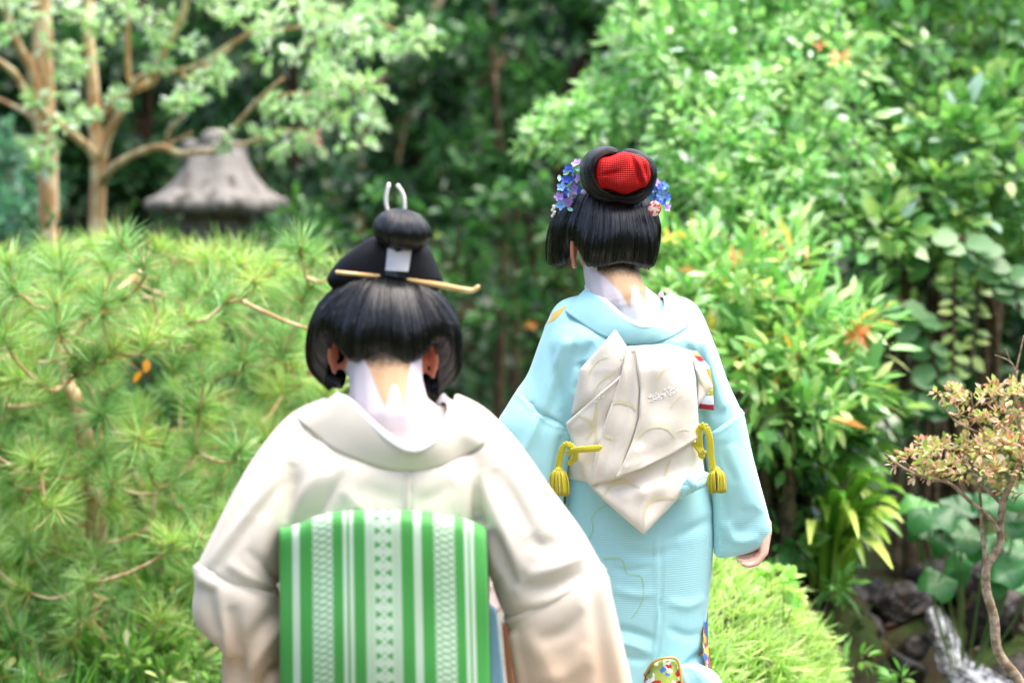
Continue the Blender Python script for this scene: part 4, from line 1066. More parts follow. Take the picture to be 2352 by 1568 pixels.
    for k in range(5):
        a = k * 2 * math.pi / 5
        d = np.array([math.cos(a), math.sin(a), 0]); s = np.array([-d[1], d[0], 0])
        g = np.array([[d * t * 1.0 + s * w * q + np.array([0, 0, .18 * t * t + .12 * abs(q)]) for q in (-1, 0, 1)] for t, w in ((.08, .08), (.4, .34), (.75, .36), (1.0, .06))])
        pet.add(g.reshape(-1, 3), grid_faces(4, 3))
    leafm = B(); g = np.array([[np.array([t, w * q, .1 * t * t + .15 * abs(q)]) for q in (-1, 0, 1)] for t, w in ((0, .05), (.4, .3), (.8, .25), (1.1, .02))]); leafm.add(g.reshape(-1, 3), grid_faces(4, 3))
    cols = {'blue_silk_flower': srgb(62, 98, 205), 'sky_silk_flower': srgb(120, 170, 225), 'lilac_silk_flower': srgb(186, 150, 216)}
    fm = {k: (pet.mesh(), M(k, base=c, rough=.6)) for k, c in cols.items()}
    lm = (leafm.mesh(), M('mint_silk_leaf', base=srgb(150, 205, 190), rough=.6))
    for me_, mm in list(fm.values()) + [lm]: me_.materials.append(mm.m)
    def place(me_, name, loc, nrm, sc_, parent):
        o = link(name, me_, None, parent)
        q = Vector(nrm).normalized().to_track_quat('Z', 'Y') @ Quaternion((0, 0, 1), rng.uniform(0, 6.28))
        mw = Matrix.LocRotScale(Vector(loc), q, Vector((sc_, sc_, sc_)))
        o.matrix_local = mw; o.matrix_parent_inverse = wmat(parent).inverted(); o.location, o.rotation_euler, o.scale = mw.to_translation(), mw.to_euler(), mw.to_scale()
        return o
    names = list(fm)
    for (pts, dep, nx) in (([(1325, 375), (1318, 395), (1306, 390), (1300, 412), (1314, 415), (1328, 410), (1290, 430), (1304, 436), (1320, 432), (1332, 436), (1284, 452), (1298, 456), (1314, 450), (1290, 470), (1304, 465)], 4.575, -1), ([(1500, 410), (1508, 420), (1498, 432), (1516, 432), (1524, 426), (1508, 445), (1522, 447), (1532, 452), (1514, 462), (1526, 466), (1496, 455), (1530, 474)], 4.56, 1)):
        root2 = wig
        for i, (x, y) in enumerate(pts):
            k = names[int(rng.choice(3, p=[.5, .2, .3]))]
            loc = P(x, y, dep + rng.uniform(-.02, .015))
            place(fm[k][0], 'silk_flower', loc, (nx * .7 + rng.normal(0, .4), -.8 + rng.normal(0, .3), rng.normal(.2, .4)), .0115 * rng.uniform(.85, 1.2), wig)
            if i % 2 == 0: place(lm[0], 'silk_leaf', loc + np.array([rng.normal(0, .008), -.006, rng.normal(0, .008)]), (rng.normal(0, .6), -1, rng.normal(0, .6)), .015, wig)
    b = B(); b.blob(P(1503, 479, 4.535), (.0145, .005, .0165), seg=22, rings=10)
    MD = M('red_white_lacquer_disc', rough=.35); pos = MD.geo(); MD.color(MD.mix(MD.noise(pos, 130, 2).ss(.45, .52), srgb(186, 62, 50), srgb(236, 208, 198)))
    under(link('hair_disc', b.mesh(), MD), wig)
    b = B()
    for i in range(6): b.blob(P(1271 + rng.uniform(-3, 4), 474 + i * 4.5, 4.60), (.0035, .003, .0035), seg=10, rings=6)
    under(link('white_bead_drop', b.mesh(), M('white_beads', base=srgb(232, 226, 220), rough=.4)), wig)
    # red thing held in the closing hand
    b = B(); b.tube([P(1722, 1256, 4.555), P(1738, 1262, 4.555)], .006, 10)
    under(link('sleeve_cuff', b.mesh(), M('crimson_silk', base=srgb(200, 40, 66), rough=.6)), root)
    return root
person_a = build_ivory()
person_b = build_blue()
# ================================================================== GARDEN
RG = np.random.default_rng(21)
def leaf_mat(name, trans=0.38, rough=0.38, spec=0.5, c2=None):
    m = M(name, rough=rough, spec=spec)
    a = m.nt.nodes.new('ShaderNodeVertexColor'); a.layer_name = 'tint'
    src = a.outputs[0]
    m.color(src)
    t = m.nt.nodes.new('ShaderNodeBsdfTranslucent')
    g = m.nt.nodes.new('ShaderNodeMix'); g.data_type = 'RGBA'; g.blend_type = 'MULTIPLY'; g.inputs[0].default_value = 1
    m.nt.links.new(src, g.inputs[6]); g.inputs[7].default_value = (1.15, 1.25, 0.85, 1)
    m.nt.links.new(g.outputs[2], t.inputs[0])
    mx = m.nt.nodes.new('ShaderNodeMixShader'); mx.inputs[0].default_value = trans
    m.nt.links.new(m.b.outputs[0], mx.inputs[1]); m.nt.links.new(t.outputs[0], mx.inputs[2])
    m.nt.links.new(mx.outputs[0], m.out.inputs[0])
    return m
LEAF = leaf_mat('leaf')
GLOSSY = leaf_mat('glossy_leaf', trans=.25, rough=.26, spec=.6)
NEEDLE = leaf_mat('pine_needle', trans=.3, rough=.4)
GRASSM = leaf_mat('mondo_grass', trans=.35, rough=.4)

# leaf outlines: rows of (t along, half width, lift), built folded along the midrib
LEAF_SHAPES = {
    'diamond': [(0, 0, 0), (.5, .27, .07), (1, 0, -.05)],
    'oval': [(0, 0, 0), (.25, .20, .05), (.6, .25, .05), (1, 0, -.14)],
    'long': [(0, 0, 0), (.3, .12, .04), (.65, .14, .02), (1, 0, -.2)],
    'round': [(0, .02, 0), (.22, .34, .06), (.6, .40, .05), (.9, .2, 0), (1, 0, -.05)],
}
def leaf_arrays(shape):
    rows = LEAF_SHAPES[shape]; v = []; idx = []
    for t, w, h in rows:
        if w == 0: idx.append((len(v),)); v.append((0, t, h * 0))
        else:
            idx.append((len(v), len(v) + 1, len(v) + 2)); v += [(-w, t, h), (0, t, h * .2 - .0), (w, t, h)]
    # droop of the midrib
    v = np.array(v, float); drop = {0: rows[-1][2]}
    v[:, 2] += rows[-1][2] * v[:, 1] ** 2
    f = []
    for a, b in zip(idx[:-1], idx[1:]):
        if len(a) == 1 and len(b) == 3: f += [(a[0], b[1], b[0]), (a[0], b[2], b[1])]
        elif len(a) == 3 and len(b) == 3: f += [(a[0], a[1], b[1]), (a[0], b[1], b[0]), (a[1], a[2], b[2]), (a[1], b[2], b[1])]
        else: f += [(a[0], a[1], b[0]), (a[1], a[2], b[0])]
    return v, np.array(f)
def frames(f, up):
    """rotation matrices with y = f, z near up"""
    f = f / (np.linalg.norm(f, axis=1)[:, None] + 1e-9)
    x = np.cross(f, up); x /= np.linalg.norm(x, axis=1)[:, None] + 1e-9
    z = np.cross(x, f)
    return np.stack([x, f, z], 2)
def leaf_mesh(pos, f, up, size, tint, shape):
    v, t = leaf_arrays(shape); R = frames(f, up)
    W = np.einsum('nij,kj->nki', R, v) * size[:, None, None] + pos[:, None, :]
    n, k = len(pos), len(v)
    F = (t[None] + (np.arange(n) * k)[:, None, None]).reshape(-1, 3)
    C = np.repeat(tint, k, 0)
    return tri_mesh(W.reshape(-1, 3), F, C)
def palette(rng, n, cols, wts=None, jitter=.18):
    cols = np.array([srgb(*c)[:3] for c in cols]); k = rng.choice(len(cols), n, p=wts)
    c = cols[k] * np.exp(rng.normal(0, jitter, (n, 1))) * (1 + rng.normal(0, .05, (n, 3)))
    return np.clip(c * np.array([1.1, 1.12, 1.34]), .002, .9)
def clump_leaves(rng, blobs, per_m2, leaf, shape, flat=0.0, sub_r=.30, per_sub=26, droop=.15, inner=.35):
    """blobs: (centre, radii). Returns positions, directions, up vectors and sizes of leaves gathered in twigs"""
    Pz, Fz, Uz = [], [], []
    for c, r in blobs:
        r = np.asarray(r, float); area = 4 * math.pi * (np.prod(r) ** (2 / 3))
        ns = max(3, int(area * per_m2 / per_sub))
        d = rng.normal(size=(ns, 3)); d /= np.linalg.norm(d, axis=1)[:, None]
        d[:, 2] = np.abs(d[:, 2]) * np.where(rng.uniform(size=ns) < .78, 1, -1)
        k = np.where(rng.uniform(size=ns) < inner, rng.uniform(.25, .75, ns), rng.uniform(.75, 1.08, ns))
        cs = c + d * r * k[:, None]
        for q, dd in zip(cs, d):
            m = max(4, int(rng.normal(per_sub, per_sub * .3)))
            e = rng.normal(size=(m, 3)); e /= np.linalg.norm(e, axis=1)[:, None]
            sr = sub_r * (np.prod(r) ** (1 / 3)) * rng.uniform(.6, 1.3)
            p = q + e * (rng.uniform(0, 1, (m, 1)) ** .5) * sr * np.array([1, 1, 1 - flat * .8])
            f = e * .9 + dd * .7 + np.array([0, 0, -droop]); 
            Pz.append(p); Fz.append(f)
            u = np.tile(np.array([0, 0, 1.0]), (m, 1)) * .9 + dd * .5 + rng.normal(0, .45, (m, 3)); Uz.append(u)
    p, f, u = np.vstack(Pz), np.vstack(Fz), np.vstack(Uz)
    return p, f, u, leaf * np.exp(rng.normal(0, .22, len(p)))
BARK = M('grey_brown_bark', rough=.9, spec=.15)
_p = BARK.geo(); BARK.color(BARK.mix(BARK.noise(_p, 30, 5).ss(.35, .65), srgb(74, 60, 46), srgb(112, 96, 76))); BARK.bump(BARK.noise(_p, 60, 5), .6, .01)
DARKBARK = M('dark_bark', rough=.95, spec=.1)
_p = DARKBARK.geo(); DARKBARK.color(DARKBARK.mix(DARKBARK.noise(_p, 25, 5).ss(.35, .65), srgb(46, 36, 30), srgb(80, 62, 48))); DARKBARK.bump(DARKBARK.noise(_p, 50, 5), .6, .01)
TANBARK = M('smooth_tan_bark', rough=.6, spec=.3)
_p = TANBARK.geo(); _x, _y, _z = TANBARK.xyz(_p)
_n = TANBARK.noise(TANBARK.vec(_x * 1.0, _y * 1.0, _z * .35), 26, 4)
TANBARK.color(TANBARK.mix(_n.ss(.42, .62), srgb(182, 140, 96), srgb(226, 204, 168))); TANBARK.bump(_n, .3, .006)

def pxblobs(lst):
    """(x, y, depth, rx px, ry px, depth radius m) -> world ellipsoids"""
    return [(P(x, y, d), (rx * S(d), rd, ry * S(d))) for x, y, d, rx, ry, rd in lst]
def plant(name, label, cat, base, blobs, leaf, shape, cols, wts=None, per_m2=900, mat=None, flat=0, sub_r=.3, per_sub=26, droop=.15, stems=None, bark=None, group=None, picks=0, seed=1, crown='foliage', inner=.35, extra=None, trunk_r=.03, jitter=.18):
    rng = np.random.default_rng(seed)
    root = empty(name, tuple(base), label, cat, group)
    b = B(); base = np.asarray(base, float)
    if stems is None:
        stems = []
        big = sorted(blobs, key=lambda q: -np.prod(q[1]))[:9]
        for c, r in big:
            mid = base * .55 + c * .45 + rng.normal(0, .06, 3) + np.array([0, 0, -.05])
            stems.append(([base + rng.normal(0, .05, 3) * np.array([1, 1, 0]), mid, c], [trunk_r, trunk_r * .7, trunk_r * .3]))
    for pts, rad in stems: b.tube(pts, rad, 8, n=5)
    under(link('trunk' if crown == 'crown' else 'stem', b.mesh(), bark or BARK), root)
    p, f, u, s = clump_leaves(rng, blobs, per_m2, leaf, shape, flat, sub_r, per_sub, droop, inner)
    t = palette(rng, len(p), cols, wts, jitter)
    keep = np.ones(len(p), bool)
    if picks:
        px = PX(p); vis = (px[:, 0] > 20) & (px[:, 0] < 2330) & (px[:, 1] > 20) & (px[:, 1] < 1550)
        bl = np.array([c for c, r in blobs]); rr = np.array([r for c, r in blobs])
        depth = p[:, 1] + 99 * (~vis)
        ix = np.argsort(depth)[: picks * 2]; ix = rng.choice(ix, min(picks, len(ix)), replace=False)
        keep[ix] = False
        v, tr = leaf_arrays(shape)
        groups = {}
        for i in ix:
            key = int(np.argmin([np.abs(np.array(srgb(*c)[:3]) - t[i]).sum() for c in cols]))
            if key not in groups:
                me = tri_mesh(v, tr, np.tile(srgb(*cols[key])[:3], (len(v), 1))); me.materials.append((mat or LEAF).m); groups[key] = me
            R = frames(f[i:i + 1], u[i:i + 1])[0]
            o = link('leaf', groups[key], None)
            mw = Matrix.LocRotScale(Vector(p[i]), Matrix(R.tolist()).to_quaternion(), Vector((s[i],) * 3))
            o.parent = root; o.matrix_parent_inverse = wmat(root).inverted(); o.location, o.rotation_euler, o.scale = mw.to_translation(), mw.to_euler(), mw.to_scale()
    me = leaf_mesh(p[keep], f[keep], u[keep], s[keep], t[keep], shape)
    under(link(crown, me, mat or LEAF, kind='stuff'), root)
    return root

# ------------------------------------------------------------------ ground
def ground_z(X, Y):
    X, Y = np.asarray(X, float), np.asarray(Y, float)
    z = np.clip((Y - 12.5) / 9.0, 0, 1) ** 1.3 * 5.5 + np.clip((Y - 26) / 200, 0, 1) * 20
    z = z + .25 * np.clip((X - .95) / .8, 0, 1) * np.clip((Y - 7.2) / 1.5, 0, 1)
    z = z + .35 * np.clip((-X - .9) / 1.2, 0, 1) * np.clip((Y - 4.6) / 1.5, 0, 1)
    z = z + np.clip((-3.5 - Y) / 6.0, 0, 1) ** 1.2 * 5.0 + np.clip((np.abs(X) - 5.5) / 5.0, 0, 1) * 3.5 * np.clip((13 - Y) / 4, 0, 1)  # rear and side slopes: unseen, added to block the low sky
    chan = np.exp(-((X - 1.37) / .22) ** 2) * np.clip((Y - 3.0) / 1.5, 0, 1) * np.clip((8.2 - Y) / 1.0, 0, 1)
    z = z + .32 * np.clip((X - .55) / .35, 0, 1) * np.clip((Y - 5.9) / 1.3, 0, 1) * np.clip((9 - Y) / 1.0, 0, 1)
    z = z + .30 * np.exp(-((X - .97) / .20) ** 2 - ((Y - 6.6) / .30) ** 2)
    return z - .16 * chan
nx_, ny_ = 150, 170
_o = 4.5 + np.linspace(0, 1, 26)[1:] ** 2.5 * 300
gx = np.concatenate([-_o[::-1], np.linspace(-4.5, 4.5, 101), _o]); nx_ = len(gx)
gy = np.concatenate([np.linspace(-30, 1, 30), np.linspace(1.3, 13, 118), 13 + np.linspace(0, 1, 60)[1:] ** 2.5 * 400]); ny_ = len(gy)
XX, YY = np.meshgrid(gx, gy)
ZZ = ground_z(XX, YY) + RG.normal(0, .012, XX.shape) - .01
SOIL = M('mossy_soil', rough=.95, spec=.1)
_p = SOIL.geo(); SOIL.color(SOIL.mix(SOIL.noise(_p, 3.0, 5).ss(.4, .6), srgb(52, 46, 34), srgb(58, 74, 36))); SOIL.bump(SOIL.noise(_p, 40, 5), .6, .02)
link('ground', mesh_from(np.stack([XX, YY, ZZ], -1).reshape(-1, 3), grid_faces(ny_, nx_)), SOIL, kind='structure')
# stone path under the two walkers
STONE = M('grey_path_stone', rough=.85, spec=.2)
_p = STONE.geo(); STONE.color(STONE.mix(STONE.noise(_p, 14, 6), srgb(120, 118, 110), srgb(160, 156, 146))); STONE.bump(STONE.noise(_p, 45, 5), .5, .006)
pth = empty('path', (0.1, 3.0, 0)); pth['kind'] = 'structure'
def slab(cx, cy, w, h):
    a = np.array([[(-1, -1), (1, -1), (1, 1), (-1, 1)]][0], float)
    b = bmesh.new()
    bmesh.ops.create_cube(b, size=1.0)
    for v in b.verts:
        v.co.x *= w; v.co.y *= h; v.co.z = v.co.z * .06 + .003
    bmesh.ops.bevel(b, geom=list(b.edges), offset=.012, segments=1, affect='EDGES')
    me = bpy.data.meshes.new('slab'); b.to_mesh(me); b.free(); me.materials.append(STONE.m)
    o = link('stone', me); o.location = (cx, cy, .02); under(o, pth); return o
yy = 0.6
while yy < 8.5:
    hgt = RG.uniform(.38, .55); xx = -.62
    while xx < .45:
        w = RG.uniform(.4, .6)
        slab(xx + w / 2 + .06 * (yy - 3), yy + hgt / 2, w - .025, hgt - .025); xx += w
    yy += hgt

# ------------------------------------------------------------------ grassy mound at the path edge
mc = P(1560, 1640, 6.0); mr = np.array([350 * S(6.0), .85, 360 * S(6.0)])
b = B(); b.blob(mc, tuple(mr * .985), seg=40, rings=24)
link('mound', b.mesh(), SOIL, kind='structure')
n = 15000
d = RG.normal(size=(n, 3)); d[:, 2] = np.abs(d[:, 2]) * .9 + .02; d[:, 1] = np.where(RG.uniform(size=n) < .8, -np.abs(d[:, 1]), d[:, 1]); d /= np.linalg.norm(d, axis=1)[:, None]
tuftid = RG.integers(0, 900, n); jitter = RG.normal(0, .35, (900, 3))
lump = .03 * np.sin(d[:, :1] * 13 + d[:, 1:2] * 7) + .025 * np.sin(d[:, 1:2] * 17 + d[:, 2:3] * 11) + .02 * np.sin(d[:, :1] * 29 - d[:, 2:3] * 23)
pos = mc + d * mr * (.985 + lump + RG.uniform(-.01, .01, (n, 1)))
nd_ = d / mr; nd_ /= np.linalg.norm(nd_, axis=1)[:, None]
f = nd_ * .75 + np.array([.15, -.12, .28]) + jitter[tuftid] * .7 + RG.normal(0, .30, (n, 3))
LEAF_SHAPES['blade'] = [(0, .035, 0), (.45, .04, .0), (.8, .026, 0), (1, 0, -.42)]
link('mound_grass', leaf_mesh(pos, f, nd_ + RG.normal(0, .3, (n, 3)), RG.uniform(.035, .075, n) * (1 + .35 * jitter[tuftid][:, 0]), palette(RG, n, [(168, 200, 100), (190, 212, 126), (138, 178, 76), (200, 204, 144)], [.4, .3, .2, .1], .17), 'blade'), GRASSM, label='fine bright green mondo grass covering the rounded mound', cat='grass', kind='stuff')

# ------------------------------------------------------------------ crape myrtle trees on the left
def traced(d0, lst):
    out = []
    for pts, r0, r1, dd in lst:
        k = len(pts); out.append(([P(x, y, d0 + dd * i / max(1, k - 1)) for i, (x, y) in enumerate(pts)], np.linspace(r0, r1, k) * S(d0)))
    return out
D1 = 8.6
base = P(224, 600, D1); base[2] = float(ground_z(base[0], base[1]))
st = traced(D1, [
    ([(222, yground(D1, base[2]) + 10), (220, 700), (222, 520), (226, 400), (223, 345), (216, 252), (209, 144), (202, 72), (205, 0), (212, -120)], 22, 10, 0),
    ([(230, 400), (248, 312), (284, 245), (306, 194), (346, 169), (414, 162), (468, 144), (522, 108), (565, 82), (640, 40)], 12, 4, -.5),
    ([(225, 275), (252, 245), (281, 216), (346, 190), (360, 158), (378, 119), (396, 83), (421, 29), (440, -60)], 12, 7, -.3),
    ([(306, 194), (295, 170), (293, 90), (292, 0), (285, -80)], 8, 5, -.2),
    ([(232, 425), (245, 400), (274, 374), (324, 349), (371, 338), (414, 353), (468, 349), (504, 346), (515, 324), (554, 274), (590, 234), (650, 180)], 11, 4, -.7),
    ([(380, 338), (389, 299), (425, 263)], 5, 3, -.2), ([(378, 338), (439, 306)], 5, 3, -.2), ([(414, 162), (440, 178), (530, 110)], 5, 3, 0),
    ([(222, 380), (205, 342), (162, 306), (108, 263), (65, 223), (36, 173), (0, 144), (-60, 110)], 11, 7, -.4),
    ([(515, 324), (560, 330), (660, 300), (740, 300)], 5, 2, -.4), ([(590, 234), (680, 215), (780, 220), (850, 200)], 4, 2, -.4), ([(565, 82), (700, 60), (820, 40), (960, 90)], 4, 2, -.4),
])
def myb(lst, d): return pxblobs([(x, y, d + RG.uniform(-.5, .2), r, r * .62, r * S(d)) for x, y, r in lst])
MY = [(210, 226, 186), (192, 216, 160), (170, 204, 136), (146, 188, 116)]
crown1 = myb([(640, 30, 75), (700, 80, 80), (760, 40, 70), (800, 110, 75), (860, 60, 80), (930, 100, 70), (965, 110, 45), (760, 150, 55), (860, 140, 50), (720, 190, 65), (780, 210, 70), (850, 215, 50), (700, 240, 60), (740, 280, 60), (800, 270, 65), (780, 330, 55), (840, 280, 45), (600, 80, 60), (640, 140, 55), (560, 60, 50), (520, 150, 35), (500, 190, 45), (440, 20, 60), (380, 50, 50), (330, 100, 50), (420, 110, 40), (350, 150, 30), (560, 330, 50), (640, 320, 55), (690, 330, 40), (420, 250, 35), (470, 215, 45), (260, 240, 45), (210, 280, 50), (160, 290, 45), (300, 40, 50), (520, 10, 60), (880, 0, 70), (990, 60, 30), (600, 250, 35), (660, 270, 40), (210, -130, 110), (330, -90, 110), (450, -90, 110), (580, -80, 100), (700, -70, 100), (820, -60, 90), (280, -210, 110), (430, -200, 110), (580, -170, 100)], D1 - .35)
plant('crape_myrtle_tree', 'smooth tan forked crape myrtle tree reaching over the stone lantern', 'tree', base, crown1, .042, 'oval', MY, [.3, .3, .25, .15], per_m2=620, stems=st, bark=TANBARK, crown='crown', seed=3, flat=.35, per_sub=14, sub_r=.45, mat=LEAF)
D2 = 8.9
base2 = P(112, 600, D2); base2[2] = float(ground_z(base2[0], base2[1]))
st = traced(D2, [([(114, yground(D2, base2[2]) + 10), (112, 700), (112, 565), (110, 432), (106, 288), (101, 144), (97, 0), (95, -150)], 26, 20, 0),
                 ([(96, 330), (83, 252), (72, 162), (43, 108), (22, 54), (8, 0), (-10, -80)], 13, 9, -.2), ([(98, 560), (100, 700)], 9, 9, 0), ([(74, 170), (80, 60), (70, -40)], 6, 4, .1), ([(95, 300), (60, 260), (-20, 220)], 6, 4, 0)])
crown2 = myb([(40, 40, 60), (100, 20, 60), (20, 90, 40), (150, 60, 60), (180, 130, 40), (150, 190, 35), (90, 230, 40), (120, 330, 45), (100, 380, 30), (190, 20, 60), (250, 60, 50), (10, -40, 70), (180, 170, 35), (130, 120, 40), (60, 340, 30), (90, -130, 110), (-20, -120, 110), (40, -220, 120), (150, -210, 110), (-90, -30, 90)], D2 - .3)
plant('crape_myrtle_tree', 'stout straight tan crape myrtle trunk at the edge, left of the forked one', 'tree', base2, crown2, .042, 'oval', MY, [.3, .3, .25, .15], per_m2=560, stems=st, bark=TANBARK, crown='crown', seed=4, flat=.35, per_sub=14, sub_r=.45)
# pink blossom at a twig end
b = B()
for k in range(9):
    q = P(716, 312, 8.1) + RG.normal(0, .016, 3); b.blob(q, (.017, .017, .012), seg=10, rings=6)
link('blossom', b.mesh(), M('pink_petals', base=srgb(240, 120, 160), rough=.6), label='single pink blossom hanging under the crape myrtle leaves', cat='flower')

# ------------------------------------------------------------------ stone lantern
DL = 10.0
GR = M('weathered_granite', rough=.9, spec=.2)
_p = GR.geo(); _n = GR.noise(_p, 9, 6, .65); _n2 = GR.noise(_p, 140, 3)
_x, _y, _z = GR.xyz(_p); _st = GR.noise(GR.vec(_x * 3.0, _y * 3.0, _z * .5), 5, 4)
GR.color(GR.mix(_st.ss(.45, .7), GR.mix(_n, srgb(106, 103, 100), srgb(158, 154, 149)), srgb(76, 73, 70))); GR.bump(_n * 2.0 + _n2 * .5, .6, .02)
lc = P(498, 480, DL); lz = float(ground_z(lc[0], lc[1]))
lant = empty('stone_lantern', (lc[0], lc[1], lz), 'weathered grey stone lantern with flared roof behind the pine', 'lantern')
s = S(DL)
def hexring(r, z, pw, lift=0.0, n=48):
    a = np.linspace(0, 2 * math.pi, n, endpoint=False)
    c = np.abs(np.cos(a * 3 + .5)) ** pw
    rr = r * (1 + .16 * c)
    return np.column_stack([lc[0] + rr * np.cos(a), lc[1] + rr * np.sin(a), z + lift * c])
def zy(y): return float(P(498, y, DL)[2])
b = B()
prof = [(338, 36, 0), (342, 54, 0), (352, 64, 0), (380, 74, 0), (405, 88, 0), (430, 108, 0), (448, 128, 4), (460, 142, 8), (470, 147, 10), (482, 146, 8), (490, 138, 4), (494, 118, 0), (494, 60, 0)]
b.loft([hexring(r * s * .93, zy(y), 3.0, l * s) for y, r, l in prof])
under(link('roof', b.mesh(), GR), lant)
for k in range(6):                                           # rolled corner scrolls
    a = (k * math.pi - .5) / 3.0
    c = np.array([lc[0] + math.cos(a) * 154 * s, lc[1] + math.sin(a) * 154 * s, zy(470)])
    b = B(); t = np.array([-math.sin(a), math.cos(a), 0])
    b.tube([c - t * 24 * s, c - t * 8 * s, c + t * 8 * s, c + t * 24 * s], np.array([13, 16, 16, 13]) * s, 14, n=3)
    under(link('roof_scroll', b.mesh(), GR), lant)
b = B(); b.tube([P(487, 350, DL), P(487, 335, DL), P(487, 318, DL), P(487, 305, DL), P(487, 297, DL)], np.array([22, 25, 26, 20, 7]) * s, 20, n=3)
under(link('finial', b.mesh(), GR), lant)
for x, y, r in ((437, 334, 22), (545, 340, 24)):
    b = B(); b.tube([P(x, y + 40, DL), P(x, y + 10, DL), P(x, y - 8, DL), P(x, y - 16, DL)], np.array([r, r, r * .8, r * .3]) * s, 16, n=3)
    under(link('roof_lobe', b.mesh(), GR), lant)
def hexpart(name, prof):
    b = B(); b.loft([np.column_stack([lc[0] + r * np.cos(q), lc[1] + r * np.sin(q), np.full(6, z)]) for z, r in prof for q in [np.arange(6) * math.pi / 3 + .2]])
    me = b.mesh(smooth=False); return under(link(name, me, GR), lant)
zr = zy(494)
hexpart('firebox', [(zr, .16), (zr - .02, .17), (zr - .26, .17), (zr - .28, .16)])
hexpart('platform', [(zr - .28, .20), (zr - .30, .25), (zr - .36, .25), (zr - .42, .16)])
b = B(); b.tube([(lc[0], lc[1], zr - .42), (lc[0], lc[1], zr - .7), (lc[0], lc[1], lz + .2)], [.12, .105, .13], 20, n=3); under(link('post', b.mesh(), GR), lant)
hexpart('base', [(lz + .22, .18), (lz + .18, .27), (lz + .0, .30), (lz - .05, .30)])
for k in range(6):
    a = (k + .5) * math.pi / 3 + .2
    b = B(); c = np.array([lc[0] + math.cos(a) * .150, lc[1] + math.sin(a) * .150, zr - .14]); b.blob(c, (.045, .012, .07), Matrix.Rotation(a + math.pi / 2, 3, 'Z'), 14, 8)
    under(link('window_opening', b.mesh(), M('opening_shade', base=(.01, .01, .01, 1), rough=1) if k == 0 else bpy.data.materials['opening_shade']), lant)  # near-black lens stands in for the shade inside the opening

# ------------------------------------------------------------------ pine on the left
def tuft_mesh(seed, n=150, L=.135):
    rng = np.random.default_rng(seed)
    a = rng.uniform(0, 2 * math.pi, n); ph = np.arccos(rng.uniform(.12, 1.0, n))
    d = np.column_stack([np.sin(ph) * np.cos(a), np.sin(ph) * np.sin(a), np.cos(ph)])
    st = np.column_stack([np.zeros(n), np.zeros(n), rng.uniform(-.035, .03, n)]) + d * .006
    ln = L * rng.uniform(.7, 1.08, n)
    x = np.cross(d, rng.normal(size=(n, 3))); x /= np.linalg.norm(x, axis=1)[:, None]
    w = .0017
    mid = st + d * ln[:, None] * .55 + np.array([0, 0, -.004]); tip = st + d * ln[:, None] + np.array([0, 0, -.014])
    V_ = np.stack([st - x * w, st + x * w, mid - x * w, mid + x * w, tip], 1)
    F_ = np.array([(0, 1, 3), (0, 3, 2), (2, 3, 4)])
    c = palette(rng, n, [[(156, 194, 104), (178, 208, 128), (124, 168, 80), (192, 202, 136)], [(132, 178, 96), (156, 196, 122), (106, 152, 78), (170, 188, 122)], [(168, 200, 100), (190, 212, 124), (140, 180, 80), (200, 200, 130)]][seed % 3], [.4, .3, .2, .1], .14)
    br = rng.uniform(size=n) < .07; c[br] = srgb(186, 140, 84)[:3]
    C_ = np.repeat(c, 5, 0)
    me = tri_mesh(V_.reshape(-1, 3), (F_[None] + (np.arange(n) * 5)[:, None, None]).reshape(-1, 3), C_)
    me.materials.append(NEEDLE.m); return me
tufts = [tuft_mesh(50 + k) for k in range(6)]
pb = P(185, 1400, 6.6); pb[2] = float(ground_z(pb[0], pb[1]))
pine = empty('pine_tree', tuple(pb), 'low bushy pine with long yellow-green needles left of the ivory kimono', 'tree')
b = B()
trunk = [pb + np.array([.02, 0, -.05]), P(222, 1200, 6.25), P(205, 1080, 6.15), P(182, 940, 6.1), P(150, 860, 6.15), P(160, 780, 6.2), P(250, 690, 6.3), P(330, 620, 6.4)]
b.tube(trunk, [.04, .032, .028, .022, .019, .016, .013, .010], 12, n=6)
under(link('trunk', b.mesh(), TANBARK), pine)
tp = []; tries = 0
holes = [(335, 870, 75), (100, 780, 40), (60, 1000, 50), (230, 1000, 45), (600, 720, 40), (330, 690, 35), (400, 965, 60), (520, 790, 45), (640, 600, 0), (470, 555, 20), (255, 855, 0), (560, 880, 40)]
rp = np.random.default_rng(77)
while len(tp) < 290 and tries < 20000:
    tries += 1
    x, y = rp.uniform(-70, 800), rp.uniform(520, 1640)
    top = np.interp(x, [-70, 60, 130, 280, 400, 470, 560, 640, 720, 760, 800], [620, 620, 580, 560, 570, 590, 590, 600, 560, 600, 660])
    if y < top or (y > 1120 and rp.uniform() < .65): continue
    if any((x - hx) ** 2 + (y - hy) ** 2 < hr * hr for hx, hy, hr in holes): continue
    if x > np.interp(y, [500, 900, 960, 1150, 1300, 1640], [800, 780, 720, 560, 470, 470]): continue
    if any((x - q[0]) ** 2 + (y - q[1]) ** 2 < 34 ** 2 for q in tp): continue
    tp.append((x, y, rp.uniform(5.75, 7.1)))
bb_ = B()
tr = crom(trunk, 6)
nodes_ = [P(*q) for q in tp]
order = np.argsort([np.linalg.norm(tr - q, axis=1).min() for q in nodes_])
placed = [tuple(q) for q in tr]
